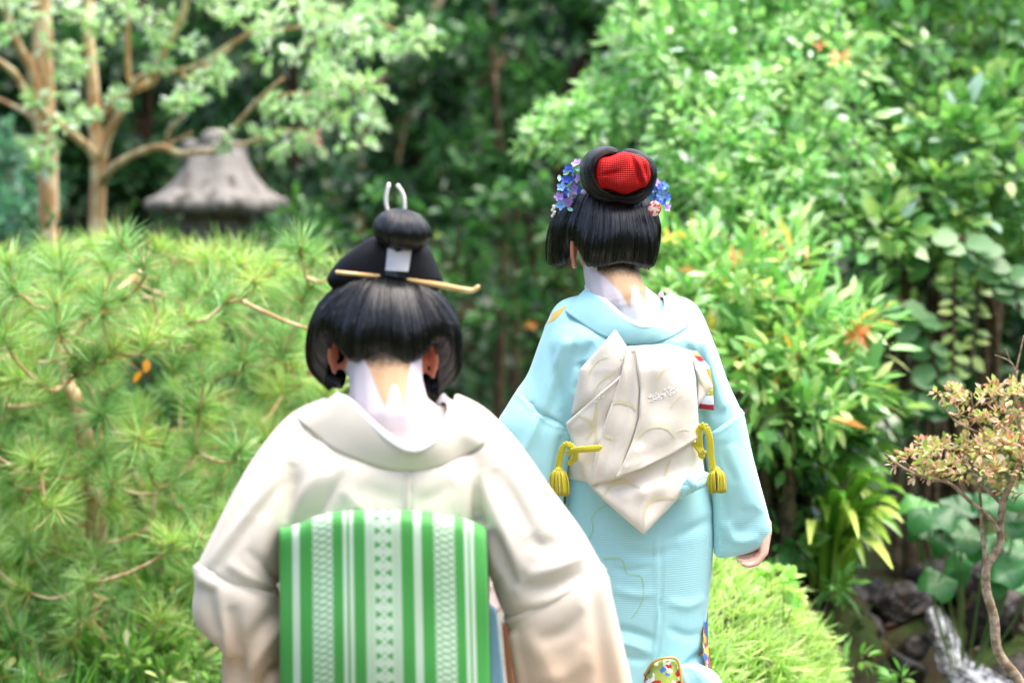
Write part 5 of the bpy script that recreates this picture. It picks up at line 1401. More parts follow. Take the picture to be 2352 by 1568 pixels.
for i in order:
    q = nodes_[i]
    arr = np.array(placed); dd = np.linalg.norm(arr - q, axis=1) + np.maximum(0, arr[:, 2] - q[2]) * .5
    pnt = arr[np.argmin(dd)]
    axis = (q - pnt); axis = axis / (np.linalg.norm(axis) + 1e-6) * .6 + np.array([0, -.12, .75]) + rp.normal(0, .28, 3)
    axis /= np.linalg.norm(axis)
    o = link('needle_tuft', tufts[int(rp.integers(6))])
    mw = Matrix.LocRotScale(Vector(q), Vector(axis).to_track_quat('Z', 'Y') @ Quaternion((0, 0, 1), rp.uniform(0, 6.28)), Vector((rp.uniform(.55, 1.02),) * 3))
    o.parent = pine; o.matrix_parent_inverse = wmat(pine).inverted(); o.location, o.rotation_euler, o.scale = mw.to_translation(), mw.to_euler(), mw.to_scale()
    mid = pnt * .5 + q * .5 + np.array([0, 0, -.02])
    bb_.tube([pnt, mid, q - axis * .02, q + axis * .03], [.006, .0045, .004, .0035], 6, n=2)
    placed.append(tuple(q)); placed.append(tuple(mid))
under(link('branch', bb_.mesh(), TANBARK), pine)
# a dry needle tuft and two orange leaves caught in the gap
OL = leaf_mat('orange_leaf_mat', trans=.5)
for x, y, d, sc_ in ((333, 857, 6.2, .05), (308, 880, 6.2, .045)):
    v, t_ = leaf_arrays('oval'); me = tri_mesh(v * sc_, t_, np.tile(srgb(250, 160, 40)[:3], (len(v), 1)))
    o = link('fallen_leaf', me, OL, label='bright orange leaf caught in the pine, ' + ('upper one' if y < 870 else 'lower one') + ' of the two', cat='leaf', group='orange leaves in the pine'); o.location = P(x, y, d); o.rotation_euler = (1.2, .3, .4 if y < 870 else -.5)

# ------------------------------------------------------------------ low growth at the foot of the pine
lowb = pxblobs([(60, 1250, 6.9, 160, 110, .3), (300, 1330, 6.6, 170, 110, .3), (120, 1450, 6.2, 200, 110, .3), (400, 1450, 6.2, 150, 120, .3), (300, 1560, 5.9, 220, 110, .3), (0, 1380, 6.4, 120, 110, .25), (430, 1250, 6.9, 120, 110, .3), (520, 1180, 7.2, 110, 120, .3)])
q = P(260, 1600, 6.5); q[2] = float(ground_z(q[0], q[1]))
plant('low_shrub', 'low leafy green shrub at the foot of the pine', 'shrub', q, lowb, .05, 'long', [(110, 156, 62), (140, 180, 84), (84, 130, 50), (170, 180, 110)], [.35, .25, .3, .1], per_m2=900, seed=12, picks=60, droop=-.1)
n = 700
pos = np.array([P(RG.uniform(-60, 520), 1600, RG.uniform(5.0, 6.2)) for _ in range(n)]); pos[:, 2] = ground_z(pos[:, 0], pos[:, 1])
LEAF_SHAPES['tall_blade'] = [(0, .02, 0), (.4, .022, 0), (.75, .015, 0), (1, 0, -.25)]
link('grass', leaf_mesh(pos, np.column_stack([RG.normal(0, .3, n), RG.normal(0, .3, n), np.ones(n)]), RG.normal(size=(n, 3)), RG.uniform(.15, .32, n), palette(RG, n, [(96, 150, 56), (120, 172, 70), (76, 124, 46)]), 'tall_blade'), GRASSM, label='tall green grass blades below the low shrub', cat='grass', kind='stuff')
q = P(480, 1000, 8.2); q[2] = float(ground_z(q[0], q[1]))
plant('dark_shrub', 'dark green shrub filling the shade behind the pine', 'shrub', q, pxblobs([(150, 700, 8.2, 200, 150, .3), (420, 780, 8.2, 200, 160, .3), (650, 720, 8.4, 160, 170, .3), (250, 980, 7.9, 220, 160, .3), (520, 1000, 7.9, 200, 160, .3), (20, 900, 8.0, 160, 200, .3), (660, 950, 8.2, 130, 160, .3), (100, 1130, 7.6, 200, 130, .3), (420, 1160, 7.6, 200, 130, .3), (700, 560, 8.8, 110, 90, .3)]), .05, 'oval', [(48, 86, 44), (62, 104, 50), (80, 124, 60)], per_m2=700, seed=14, mat=LEAF)
q = P(30, 650, 9.4); q[2] = float(ground_z(q[0], q[1]))
plant('bluish_shrub', 'blue-green leafy shrub at the edge behind the pine top', 'shrub', q, pxblobs([(20, 540, 9.4, 90, 90, .3), (70, 620, 9.3, 90, 80, .3), (-30, 650, 9.4, 100, 100, .3), (60, 470, 9.6, 70, 60, .2), (20, 370, 9.8, 70, 80, .2)]), .06, 'oval', [(74, 122, 92), (104, 150, 112), (60, 104, 70)], per_m2=600, seed=15)
# ------------------------------------------------------------------ shrubs on the right
def gz(x, y, d): q = P(x, y, d); q[2] = float(ground_z(q[0], q[1])); return q
LG = [(184, 216, 142), (164, 206, 124), (136, 188, 106), (100, 152, 84), (212, 228, 194)]
plant('light_green_shrub', 'tall pale green shrub spreading behind the pale blue kimono', 'shrub', gz(1700, 900, 7.8),
      pxblobs([(1250, 325, 7.6, 70, 45, .2), (1330, 300, 7.6, 90, 60, .25), (1410, 240, 7.7, 90, 70, .25), (1480, 160, 7.7, 100, 90, .3), (1520, 60, 7.8, 110, 100, .3), (1600, 330, 7.4, 120, 110, .3), (1620, 180, 7.7, 140, 120, .35), (1660, 40, 7.9, 130, 120, .35), (1640, 460, 7.3, 110, 90, .3),
               (1760, 260, 7.5, 140, 130, .35), (1790, 90, 7.8, 140, 120, .35), (1780, 420, 7.3, 130, 110, .3), (1900, 190, 7.6, 140, 120, .35), (1910, 350, 7.4, 120, 110, .3), (1900, 20, 7.9, 130, 100, .3), (1860, 500, 7.2, 120, 80, .3), (1720, 540, 7.1, 130, 80, .3), (1500, 400, 7.6, 110, 100, .3), (1390, 400, 7.9, 70, 70, .2), (1560, -90, 8.0, 200, 100, .4), (1800, -90, 8.0, 200, 100, .4)]),
      .044, 'oval', LG, [.27, .26, .2, .17, .1], per_m2=1200, seed=31, picks=110, mat=LEAF, sub_r=.34, per_sub=22)
plant('dark_green_shrub', 'deep green leafy shrub in the upper corner beside the pale one', 'shrub', gz(2180, 900, 7.9),
      pxblobs([(2040, 90, 7.9, 130, 120, .35), (2150, 200, 7.7, 140, 120, .35), (2280, 120, 7.9, 140, 120, .35), (2060, 300, 7.6, 120, 110, .3), (2200, 360, 7.5, 140, 120, .35), (2320, 290, 7.6, 120, 130, .3), (2080, 470, 7.4, 130, 110, .3), (2220, 520, 7.4, 130, 100, .3), (2330, 480, 7.5, 110, 120, .3), (1990, 560, 7.2, 110, 80, .3), (2120, 610, 7.4, 120, 70, .3), (2300, 620, 7.5, 120, 80, .3), (2050, -60, 8.0, 200, 100, .4), (2300, -60, 8.0, 200, 100, .4)]),
      .075, 'oval', [(116, 164, 86), (94, 144, 74), (142, 184, 100), (160, 190, 154), (178, 206, 116)], [.3, .28, .2, .1, .12], per_m2=560, seed=32, picks=110, mat=GLOSSY, sub_r=.36, per_sub=18)
plant('yellow_green_shrub', 'large-leaved yellow-green shrub with orange leaves beside the blue sleeve', 'shrub', gz(1760, 1100, 6.5),
      pxblobs([(1560, 590, 6.9, 110, 70, .25), (1640, 640, 6.7, 120, 90, .3), (1600, 730, 6.7, 110, 90, .3), (1720, 700, 6.5, 120, 100, .3), (1800, 640, 6.7, 110, 80, .3), (1700, 820, 6.5, 110, 90, .3), (1810, 770, 6.4, 120, 90, .3), (1900, 760, 6.5, 100, 80, .28), (1960, 830, 6.6, 80, 70, .25), (1800, 880, 6.3, 120, 90, .3), (1900, 900, 6.4, 100, 90, .28), (1780, 960, 6.3, 100, 80, .28)]),
      .074, 'long', [(160, 204, 116), (130, 184, 90), (100, 156, 76), (202, 218, 136), (232, 160, 110), (240, 200, 90)], [.31, .30, .24, .10, .02, .03], per_m2=680, seed=33, picks=150, mat=GLOSSY, sub_r=.4, per_sub=16, droop=-.05)
plant('lower_green_shrub', 'glossy dark green shrub below the orange-leaved one, beside the hanging sleeve', 'shrub', gz(1820, 1350, 6.6),
      pxblobs([(1850, 1010, 6.6, 120, 70, .3), (1950, 960, 6.8, 100, 90, .3), (1780, 1050, 6.5, 100, 80, .28), (1900, 1090, 6.8, 90, 80, .25), (1800, 1150, 6.6, 90, 80, .25), (1850, 1240, 6.7, 100, 80, .25), (1780, 1250, 6.5, 90, 70, .25), (1850, 1340, 6.6, 90, 60, .2), (2010, 1010, 7.2, 60, 60, .2)]),
      .07, 'oval', [(96, 146, 60), (66, 112, 48), (130, 172, 78), (52, 92, 44)], [.3, .3, .2, .2], per_m2=620, seed=34, picks=80, mat=GLOSSY, sub_r=.38, per_sub=16)
# a few orange young leaf rosettes
v, t_ = leaf_arrays('long')
def rosette(x, y, d, n, L, col, name, label, cat, group=None, up=(0, -.5, .8)):
    rr = np.random.default_rng(int(x))
    root = empty(name, tuple(P(x, y, d)), label, cat, group)
    me = tri_mesh(v, t_, np.tile(srgb(*col)[:3], (len(v), 1))); me.materials.append(GLOSSY.m)
    for k in range(n):
        a = k / n * 6.283 + rr.uniform(-.2, .2)
        o = link('leaf', me); dirv = np.array([math.cos(a), -.35, math.sin(a) * .7 + .35]); R = frames(dirv[None], np.array([[0, -.6, .8]]))[0]
        o.parent = root; o.rotation_euler = Matrix(R.tolist()).to_euler(); o.scale = (L * rr.uniform(.8, 1.1),) * 3
    return root
rosette(1970, 768, 6.3, 9, .055, (240, 150, 90), 'young_shoot', 'coral orange young leaf shoot at the tip of the yellow-green shrub', 'shoot')
rosette(1690, 595, 6.6, 7, .045, (238, 140, 96), 'young_shoot', 'orange young leaf shoot near the wig of the blue figure', 'shoot')
rosette(1720, 668, 6.4, 8, .075, (224, 226, 130), 'young_shoot', 'pale lemon young leaf shoot above the blue shoulder', 'shoot')
rosette(1930, 135, 7.1, 6, .05, (240, 170, 110), 'young_shoot', 'peach orange young leaf shoot high in the pale shrub', 'shoot')
rosette(1885, 105, 7.15, 4, .03, (240, 110, 50), 'young_shoot', 'small red-orange leaf shoot highest in the pale shrub', 'shoot')
rosette(1220, 748, 9.5, 5, .03, (240, 150, 30), 'orange_rosette', 'small orange leaf rosette between the two figures', 'rosette')  # plain orange leaves for a small dot of unknown kind

rosette(1625, 522, 7.0, 9, .06, (214, 240, 222), 'pale_patch', 'pale mint-white patch of added foliage in the shrub right of the wig', 'bright patch')  # pale leaves added to stand in for an unidentified bright blotch
rosette(1005, 541, 9.6, 3, .02, (220, 250, 120), 'lime_glint', 'tiny lime shoot with a glint painted into its colour, beside the topknot', 'shoot')  # bright lime leaf colour stands in for a blurred glint of light
# vines and bare stems hanging in the hollow on the right
def vine(path, d, n, leaf, cols, name, label, seed, shape='round'):
    rr = np.random.default_rng(seed)
    q = crom([P(x, y, d) for x, y in path], 8)
    root = empty(name, tuple(q[-1]), label, 'vine')
    b = B(); b.tube(q, .006, 6); under(link('stem', b.mesh(), BARK), root)
    v, t_ = leaf_arrays(shape)
    ms = []
    for c in cols:
        me = tri_mesh(v, t_, np.tile(srgb(*c)[:3], (len(v), 1))); me.materials.append(LEAF.m); ms.append(me)
    for k in range(n):
        p = q[int((k + .5) / n * (len(q) - 1))]; s_ = 1 if k % 2 else -1
        f = np.array([s_ * .9 + rr.normal(0, .2), -.25 + rr.normal(0, .2), -.25 + rr.normal(0, .4)]); u = np.array([rr.normal(0, .3), -.75, .7])
        o = link('leaf', ms[int(rr.integers(len(ms)))]); R = frames(f[None], u[None])[0]
        o.parent = root; o.matrix_parent_inverse = wmat(root).inverted(); o.location = Vector(p); o.rotation_euler = Matrix(R.tolist()).to_euler(); o.scale = (leaf * rr.uniform(.8, 1.2),) * 3
vine([(2195, 600), (2190, 680), (2190, 780), (2185, 880)], 7.0, 22, .055, [(186, 206, 120), (150, 184, 96), (120, 164, 80)], 'hanging_vine', 'pale yellow-green leafy vine hanging in the dark hollow, left strand', 41, 'oval')
vine([(2250, 590), (2248, 660), (2240, 760), (2230, 850)], 7.05, 20, .055, [(186, 206, 120), (150, 184, 96), (120, 164, 80)], 'hanging_vine', 'pale yellow-green leafy vine hanging in the dark hollow, right strand', 42, 'oval')
vine([(2060, 680), (2110, 740), (2145, 820), (2150, 900), (2110, 940)], 7.0, 18, .085, [(96, 148, 92), (120, 166, 106), (80, 130, 74)], 'climbing_vine', 'blue-green broad-leaved climber arching down beside the bare stems', 43)
vine([(2200, 540), (2260, 600), (2320, 640), (2345, 720)], 7.0, 16, .085, [(96, 148, 92), (120, 166, 106), (80, 130, 74)], 'climbing_vine', 'blue-green broad-leaved climber above the hanging vines', 44)
for i, (pts, r) in enumerate((([(2060, 1010), (2058, 900), (2045, 780), (2010, 690)], 12), ([(2092, 1010), (2096, 900), (2100, 800), (2060, 700)], 14), ([(2130, 1000), (2134, 900), (2150, 820), (2120, 720)], 7), ([(2150, 1000), (2146, 930), (2160, 860), (2180, 760)], 6))):
    b = B(); D_ = 7.6; qs = [P(x, y, D_) for x, y in pts]; g0 = qs[0].copy(); g0[2] = float(ground_z(g0[0], g0[1])) - .03
    b.tube([g0] + qs, np.array([r * 1.2, r, r, r * .8, r * .6]) * S(D_), 10, n=5)
    link('bare_stem', b.mesh(), BARK, label=['brown bare stem leaning at the left of the dark hollow', 'thickest brown bare stem in the dark hollow', 'thin brown stem right of the thickest one in the hollow', 'thinnest bare stem under the climbing vine'][i], cat='stem', group='bare stems in the hollow')

# arching strap leaves
def strap(root, p0, p1, lift, w, me_mat, seed):
    rr = np.random.default_rng(seed); p0, p1 = np.asarray(p0), np.asarray(p1)
    t = np.linspace(0, 1, 9)[:, None]
    c = p0 * (1 - t) + p1 * t + np.array([0, 0, 1.0]) * lift * (4 * t * (1 - t)) * (1 - .3 * t)
    T = np.gradient(c, axis=0); sd = np.cross(T, np.array([rr.normal(0, .2), -.6, .8])); sd /= np.linalg.norm(sd, axis=1)[:, None]
    nn = np.cross(sd, T); nn /= np.linalg.norm(nn, axis=1)[:, None]
    ww = w * np.sin(np.clip(t[:, 0] * .93 + .07, 0, 1) * math.pi) ** .7 + .002
    g = np.stack([c - sd * ww[:, None] + nn * ww[:, None] * .35, c, c + sd * ww[:, None] + nn * ww[:, None] * .35], 1)
    fc = []
    for q in grid_faces(9, 3): fc += [(q[0], q[1], q[2]), (q[0], q[2], q[3])]
    col = palette(rr, 1, [(112, 158, 50), (150, 186, 66), (184, 202, 96), (84, 132, 44)], [.35, .3, .15, .2], .1)
    me = tri_mesh(g.reshape(-1, 3), fc, np.tile(col, (27, 1)), smooth=True); me.materials.append(me_mat.m)
    under(link('leaf', me), root)
cb = gz(1915, 1330, 6.5)
clump = empty('strap_leaf_plant', tuple(cb), 'clump of arching yellow-green strap leaves above the stream', 'plant')
tips = [(2067, 1169), (2080, 1135), (2015, 1172), (2045, 1248), (2005, 1240), (1972, 1236), (2072, 1232), (2050, 1306), (1882, 1148), (2000, 1100), (1960, 1080), (1900, 1200), (1985, 1300), (2030, 1200), (1860, 1250), (1940, 1150), (2040, 1120), (1920, 1100), (2075, 1200), (2060, 1145), (2020, 1225), (2000, 1265), (2035, 1280), (2048, 1090), (2055, 1190), (1990, 1150), (1950, 1200)]
for k, (x, y) in enumerate(tips):
    bx_ = 1900 + (x - 1960) * .35 + RG.uniform(-18, 18)
    p1 = P(x, y, 6.15 + RG.uniform(-.18, .25)); p0 = cb + np.array([(bx_ - 1930) * S(6.3) * .6, RG.uniform(-.08, .08), -.03])
    strap(clump, p0, p1, .13 + RG.uniform(0, .08), RG.uniform(.014, .021), GLOSSY, 300 + k)
# round glossy leopard-plant leaves
fb = gz(2220, 1380, 6.5)
far_ = empty('leopard_plant', tuple(fb), 'big round glossy green leaves behind the little azalea trunk', 'plant')
for k, (x, y, r) in enumerate([(2139, 1184, 58), (2207, 1158, 50), (2221, 1222, 50), (2329, 1191, 48), (2153, 1335, 45), (2196, 1299, 46), (2311, 1302, 50), (2290, 1330, 40), (2110, 1160, 46), (2260, 1250, 44), (2340, 1260, 44), (2345, 1130, 46), (2170, 1240, 36), (2270, 1150, 40), (2350, 1330, 40), (2120, 1215, 36)]):
    rr = np.random.default_rng(400 + k); d_ = 6.3 + rr.uniform(-.15, .25); c = P(x, y, d_); R_ = r * S(d_)
    a = np.linspace(-math.pi + .14, math.pi - .14, 25) + 0; rad = R_ * (1 + .05 * np.cos(a * 9) + rr.normal(0, .015, 25))
    nrm = np.array([rr.normal(0, .35), -.6 + rr.normal(0, .2), .85]); nrm /= np.linalg.norm(nrm)
    up_ = np.array([rr.normal(0, .5), 0, -1.0]); up_ = up_ - nrm * up_.dot(nrm); up_ /= np.linalg.norm(up_); sx = np.cross(up_, nrm)
    ring1 = [c + (up_ * math.cos(t) + sx * math.sin(t)) * q * 1.0 + nrm * (.02 * math.cos(t * 3) - .015) for t, q in zip(a, rad)]
    ring2 = [c + (up_ * math.cos(t) + sx * math.sin(t)) * q * .5 + nrm * .008 for t, q in zip(a, rad)]
    vv = np.array(ring1 + ring2 + [c - nrm * .012]); fc = []
    for j in range(24): fc += [(j, j + 1, 25 + j + 1), (j, 25 + j + 1, 25 + j), (25 + j, 25 + j + 1, 50)]
    col = palette(rr, 1, [(66, 124, 60), (84, 146, 72), (50, 104, 52)], None, .1)
    me = tri_mesh(vv, fc, np.tile(col, (51, 1)), smooth=True); me.materials.append(LEAF.m)
    lf = under(link('leaf', me), far_)
    b = B(); b.tube([c - nrm * .012, c - nrm * .06 + np.array([0, .02, -.05]), fb * .7 + c * .3 + np.array([0, .03, 0]), fb + rr.normal(0, .03, 3) * np.array([1, 1, 0])], .003, 5, n=3); under(link('stalk', b.mesh(), M('green_stalk', base=srgb(90, 120, 60)) if k == 0 else bpy.data.materials['green_stalk']), lf)

# ------------------------------------------------------------------ little azalea tree at the right edge
DZ = 4.95
ab = P(2352, 1640, DZ); ab[2] = float(ground_z(ab[0], ab[1]))
az = empty('azalea_tree', tuple(ab), 'small azalea tree with orange-tipped leaves and bare grey trunk at the edge', 'tree')
AB = M('pale_grey_bark', rough=.85, spec=.2); _p = AB.geo(); AB.color(AB.mix(AB.noise(_p, 60, 4).ss(.35, .65), srgb(120, 100, 80), srgb(176, 158, 136))); AB.bump(AB.noise(_p, 120, 4), .5, .004)
b = B()
for pts, r0, r1, dd in [([(2365, 1640), (2342, 1565), (2293, 1497), (2283, 1418), (2266, 1357), (2265, 1310), (2279, 1281), (2297, 1249), (2297, 1205), (2304, 1155), (2312, 1130), (2330, 1095)], 13, 7, 0), ([(2265, 1300), (2262, 1277), (2256, 1220), (2252, 1155), (2250, 1120)], 6, 3, .02), ([(2297, 1225), (2290, 1213), (2272, 1187), (2225, 1148), (2178, 1108), (2110, 1092), (2056, 1062), (2031, 1040)], 6, 2.5, -.06), ([(2304, 1160), (2260, 1120), (2200, 1100), (2140, 1106)], 5, 2, .05), ([(2320, 1110), (2345, 1050), (2340, 960), (2330, 900), (2336, 850)], 6, 3, .05), ([(2336, 860), (2320, 830), (2285, 815)], 2.5, 1.4, 0), ([(2334, 850), (2345, 800), (2352, 770)], 2.5, 1.5, 0), ([(2320, 830), (2310, 800)], 1.6, 1.2, 0), ([(2345, 1060), (2280, 1010), (2200, 970), (2160, 930)], 4, 1.8, -.05), ([(2280, 1010), (2240, 960), (2230, 900)], 2.5, 1.4, .03)]:
    k = len(pts); b.tube([P(x, y, DZ + dd * i / (k - 1)) for i, (x, y) in enumerate(pts)], np.linspace(r0, r1, k) * S(DZ), 10, n=5)
g0 = P(2365, 1640, DZ); b.tube([ab - np.array([0, 0, .05]), (ab + g0) / 2, g0], [.02, .016, .0135], 10, n=3)
rz = np.random.default_rng(60)
az_bl = pxblobs([(2095, 1062, DZ, 50, 22, .08), (2160, 1035, DZ, 75, 26, .12), (2250, 1022, DZ, 85, 28, .16), (2340, 1025, DZ, 80, 32, .16), (2220, 1072, DZ, 90, 24, .14), (2310, 1080, DZ, 80, 26, .14), (2140, 1082, DZ, 60, 18, .1), (2185, 905, DZ, 40, 16, .07), (2235, 915, DZ, 60, 20, .1), (2300, 910, DZ, 60, 24, .12), (2360, 895, DZ, 50, 26, .1), (2225, 955, DZ, 50, 14, .08), (2300, 960, DZ, 70, 16, .1), (2330, 1125, DZ, 45, 18, .1), (2380, 1000, DZ, 60, 36, .14)])
for c, r in az_bl:
    for _ in range(5):
        d = rz.normal(size=3); d[2] = abs(d[2]); d /= np.linalg.norm(d); b.tube([c - np.array([0, 0, r[2] * .9]) + rz.normal(0, .01, 3), c + d * r * .9], [.0018, .0009], 5, n=2)
under(link('trunk', b.mesh(), AB), az)
p, f, u, s_ = clump_leaves(rz, az_bl, 4400, .016, 'oval', .2, .22, 9, -.15, .3)
azt = palette(rz, len(p), [(204, 150, 116), (220, 180, 146), (156, 176, 84), (192, 194, 112), (190, 120, 90), (230, 208, 180)], [.18, .2, .26, .2, .06, .1], .12)
under(link('crown', leaf_mesh(p, f, u, s_, azt, 'oval'), leaf_mat('azalea_leaf', trans=.35, rough=.45), kind='stuff'), az)

# ------------------------------------------------------------------ stream with small falls, rocks
ROCK = M('wet_dark_rock', rough=.45, spec=.5)
_p = ROCK.geo(); _n = ROCK.noise(_p, 7, 6, .6); ROCK.color(ROCK.mix(ROCK.noise(_p, 16, 4).ss(.55, .7), ROCK.mix(_n, srgb(14, 11, 10), srgb(42, 34, 28)), srgb(60, 44, 30))); ROCK.bump(_n * 2 + ROCK.noise(_p, 60, 4), .7, .02)
def rock(x, y, d, rx, ry, seed, label):
    rr = np.random.default_rng(seed); b = bmesh.new(); bmesh.ops.create_icosphere(b, subdivisions=4, radius=1)
    ax = rr.normal(size=(14, 3)); ax /= np.linalg.norm(ax, axis=1)[:, None]; off = rr.uniform(.45, .95, 14)
    for v_ in b.verts:
        q = np.array(v_.co); k = min(1.0, min((o_ / max(1e-3, q @ a_)) if q @ a_ > .2 else 9 for a_, o_ in zip(ax, off)))
        q = q * k * (1 + .05 * math.sin(q[0] * 9 + seed) * math.sin(q[2] * 11 + q[1] * 6) + rr.normal(0, .012)); v_.co = q
    me = bpy.data.meshes.new('rock'); b.to_mesh(me); b.free()
    v_ = get_v(me) * np.array([rx * S(d), rx * S(d) * .8, ry * S(d)]); set_v(me, v_); me.polygons.foreach_set('use_smooth', [True] * len(me.polygons))
    o = link('rock', me, ROCK, label=label, cat='rock', group='rocks by the stream'); o.location = P(x, y, d); o.rotation_euler = (0, 0, rr.uniform(0, 6)); return o
rocks = [(2060, 1400, 6.9, 90, 70, 'dark wet rock left of the little falls'), (1980, 1480, 6.7, 100, 80, 'broad dark rock below the strap leaves'), (2290, 1420, 6.9, 80, 90, 'dark wet rock right of the little falls'), (2150, 1330, 7.3, 100, 60, 'dark rock above the lip of the falls'), (2070, 1540, 6.5, 80, 60, 'dark rock at the foot of the falls, left bank'), (2330, 1560, 6.5, 80, 70, 'dark rock under the azalea trunk'), (1890, 1560, 6.3, 80, 70, 'dark rock beside the grassy mound'), (2010, 1370, 7.2, 80, 60, 'dark rock behind the strap leaves'), (2260, 1340, 7.3, 90, 60, 'dark rock beneath the round leaves'), (2105, 1490, 6.8, 40, 40, 'smaller brown rock touching the falling water'), (1960, 1390, 6.9, 60, 50, 'mossy dark rock under the strap leaf clump'), (1930, 1640, 5.9, 130, 90, 'dark bank rock cut by the lower edge')]
for k, (x, y, d, rx, ry, lb) in enumerate(rocks): rock(x, y, d, rx, ry, 500 + k, lb)
WAT = M('white_water', rough=.12, spec=.6, IOR=1.33)
_p = WAT.uv(); _u, _v, _ = WAT.xyz(_p)
_n = WAT.noise(WAT.vec(_u * 5.0, _v * 9.0, 0.0), 1.0, 6, .7, .6); _n2 = WAT.noise(WAT.vec(_u * 16.0, _v * 26.0, 0.0), 1.0, 4, .6)
_foam = (_n * .65 + _n2 * .35 - (_u - .5).abs() * .22).ss(.37, .55)
WAT.color(WAT.mix(_foam, (.03, .035, .04, 1), srgb(236, 238, 246))); WAT.link(_foam * .5 + .08, 'Roughness'); WAT.bump(_n * 2 + _n2, .8, .02)
WAT.link((1.0 - _foam) * .5, 'Transmission Weight')
path_w = [(2120, 1378, 7.0, 20), (2140, 1395, 6.85, 24), (2158, 1425, 6.72, 28), (2172, 1460, 6.65, 32), (2186, 1500, 6.58, 38), (2215, 1530, 6.45, 58), (2255, 1562, 6.3, 75), (2290, 1600, 6.15, 90), (2310, 1680, 5.95, 120)]
q = crom(path_w, 6); g = []
for x, y, d, w in q:
    row = []
    for s_ in np.linspace(-1, 1, 13): row.append(P(x + s_ * w, y + 7 * s_ * s_ + RG.normal(0, 1.2), d + RG.normal(0, .008) + .05 * s_ * s_))
    g.append(row)
link('stream', sheet(np.array(g), .012), WAT, kind='structure')

# ------------------------------------------------------------------ wood behind
def forest_tree(x, d, top, label, cols, seed, blobs, leaf=.09, trunk=None, r=14, per=420, bark=None):
    q = gz(x, 500, d)
    st = [([q - np.array([0, 0, .1]), P(x, 520, d), P(x + 6, 200, d), P(x - 10, top, d)], np.array([r * 1.3, r, r * .8, r * .4]) * S(d))] if trunk is None else [(([q - np.array([0, 0, .1])] + [P(a, b_, d) for a, b_ in trunk]), np.concatenate([[r * 1.3], np.linspace(r, r * .6, len(trunk))]) * S(d))]
    bl = pxblobs([(a, b_, d + RG.uniform(-.6, .6), rx, ry, rx * S(d) * .8) for a, b_, rx, ry in blobs])
    for c, rr_ in bl[::2]:
        k = st[0][0][-2] if len(st[0][0]) > 2 else q
        st.append(([k * .7 + st[0][0][1] * .3, (k + c) / 2 + np.array([0, 0, .05]), c], np.array([r * .4, r * .3, r * .12]) * S(d)))
    plant('forest_tree', label, 'tree', q, bl, leaf, 'oval', cols, None, per_m2=per, seed=seed, stems=st, bark=bark or DARKBARK, crown='crown', flat=.6, group='trees of the wood behind', sub_r=.42, per_sub=16, inner=.45)
DK = [(44, 80, 44), (62, 104, 56), (32, 60, 34)]; MD_ = [(68, 116, 58), (92, 140, 72), (46, 86, 44)]; LT = [(120, 168, 92), (92, 146, 74), (146, 186, 110)]
forest_tree(1138, 11.5, -100, 'slim pale trunk rising in the gap between the two figures', MD_, 61, [(1060, 240, 110, 50), (1180, 300, 110, 45), (1240, 200, 100, 50), (1100, 120, 120, 50), (1220, 60, 110, 50), (1010, 340, 90, 40), (1150, 420, 110, 40), (1080, -40, 140, 60)], trunk=[(1158, 420), (1148, 350), (1138, 250), (1132, 170), (1130, 60), (1128, -60)], r=10, bark=BARK)
forest_tree(1186, 12.2, -100, 'thinner brown trunk just right of the slim pale one', DK, 62, [(1300, 330, 90, 40), (1250, 430, 90, 40), (1330, 180, 100, 50), (1200, 500, 100, 40), (1290, 80, 110, 50)], trunk=[(1182, 360), (1184, 250), (1190, 150), (1200, -60)], r=7, bark=BARK)
forest_tree(1300, 10.8, -100, 'dark trunk leaning right towards the pale shrub', DK, 63, [(1330, 60, 110, 60), (1420, 30, 110, 60), (1250, -20, 120, 60), (1400, 140, 80, 50), (1350, -80, 150, 60)], trunk=[(1290, 330), (1305, 230), (1335, 150), (1400, 90), (1480, 20)], r=22)
forest_tree(840, 11.8, -100, 'reddish brown trunk seen beneath the crape myrtle leaves', DK, 64, [(900, 330, 100, 50), (960, 250, 110, 50), (900, 440, 110, 50), (1000, 180, 110, 50), (860, 520, 110, 40), (960, 60, 120, 60), (1010, 460, 90, 40)], trunk=[(824, 470), (836, 380), (842, 290), (880, 180), (990, 40), (1040, -60)], r=11, bark=TANBARK)
forest_tree(680, 10.9, -100, 'dark straight trunk right beside the stone lantern', DK, 65, [(620, 420, 90, 50), (700, 520, 110, 40), (760, 420, 90, 50), (640, 60, 140, 70), (560, 240, 110, 60), (740, 120, 130, 70), (650, -60, 150, 70)], trunk=[(684, 480), (680, 380), (676, 280), (672, 100), (670, -80)], r=17)
forest_tree(560, 12.5, -100, 'dense dark tree behind the stone lantern', DK, 66, [(450, 120, 140, 80), (560, 180, 140, 80), (420, 260, 130, 70), (340, 200, 120, 80), (520, 40, 150, 70), (340, 350, 120, 70), (600, 330, 110, 60)], r=16)
forest_tree(330, 12.0, -100, 'dark leafy tree behind the forked crape myrtle', DK, 67, [(300, 420, 110, 70), (250, 330, 110, 80), (170, 420, 110, 80), (300, 140, 130, 80), (180, 220, 110, 90), (200, 60, 130, 80), (320, 480, 100, 50)], r=16)
forest_tree(30, 12.3, -100, 'dark leafy tree at the edge behind the stout trunk', DK, 68, [(40, 300, 130, 90), (20, 440, 130, 80), (60, 140, 130, 90), (0, 0, 140, 90), (110, 520, 100, 60), (-40, 200, 130, 120)], r=16)
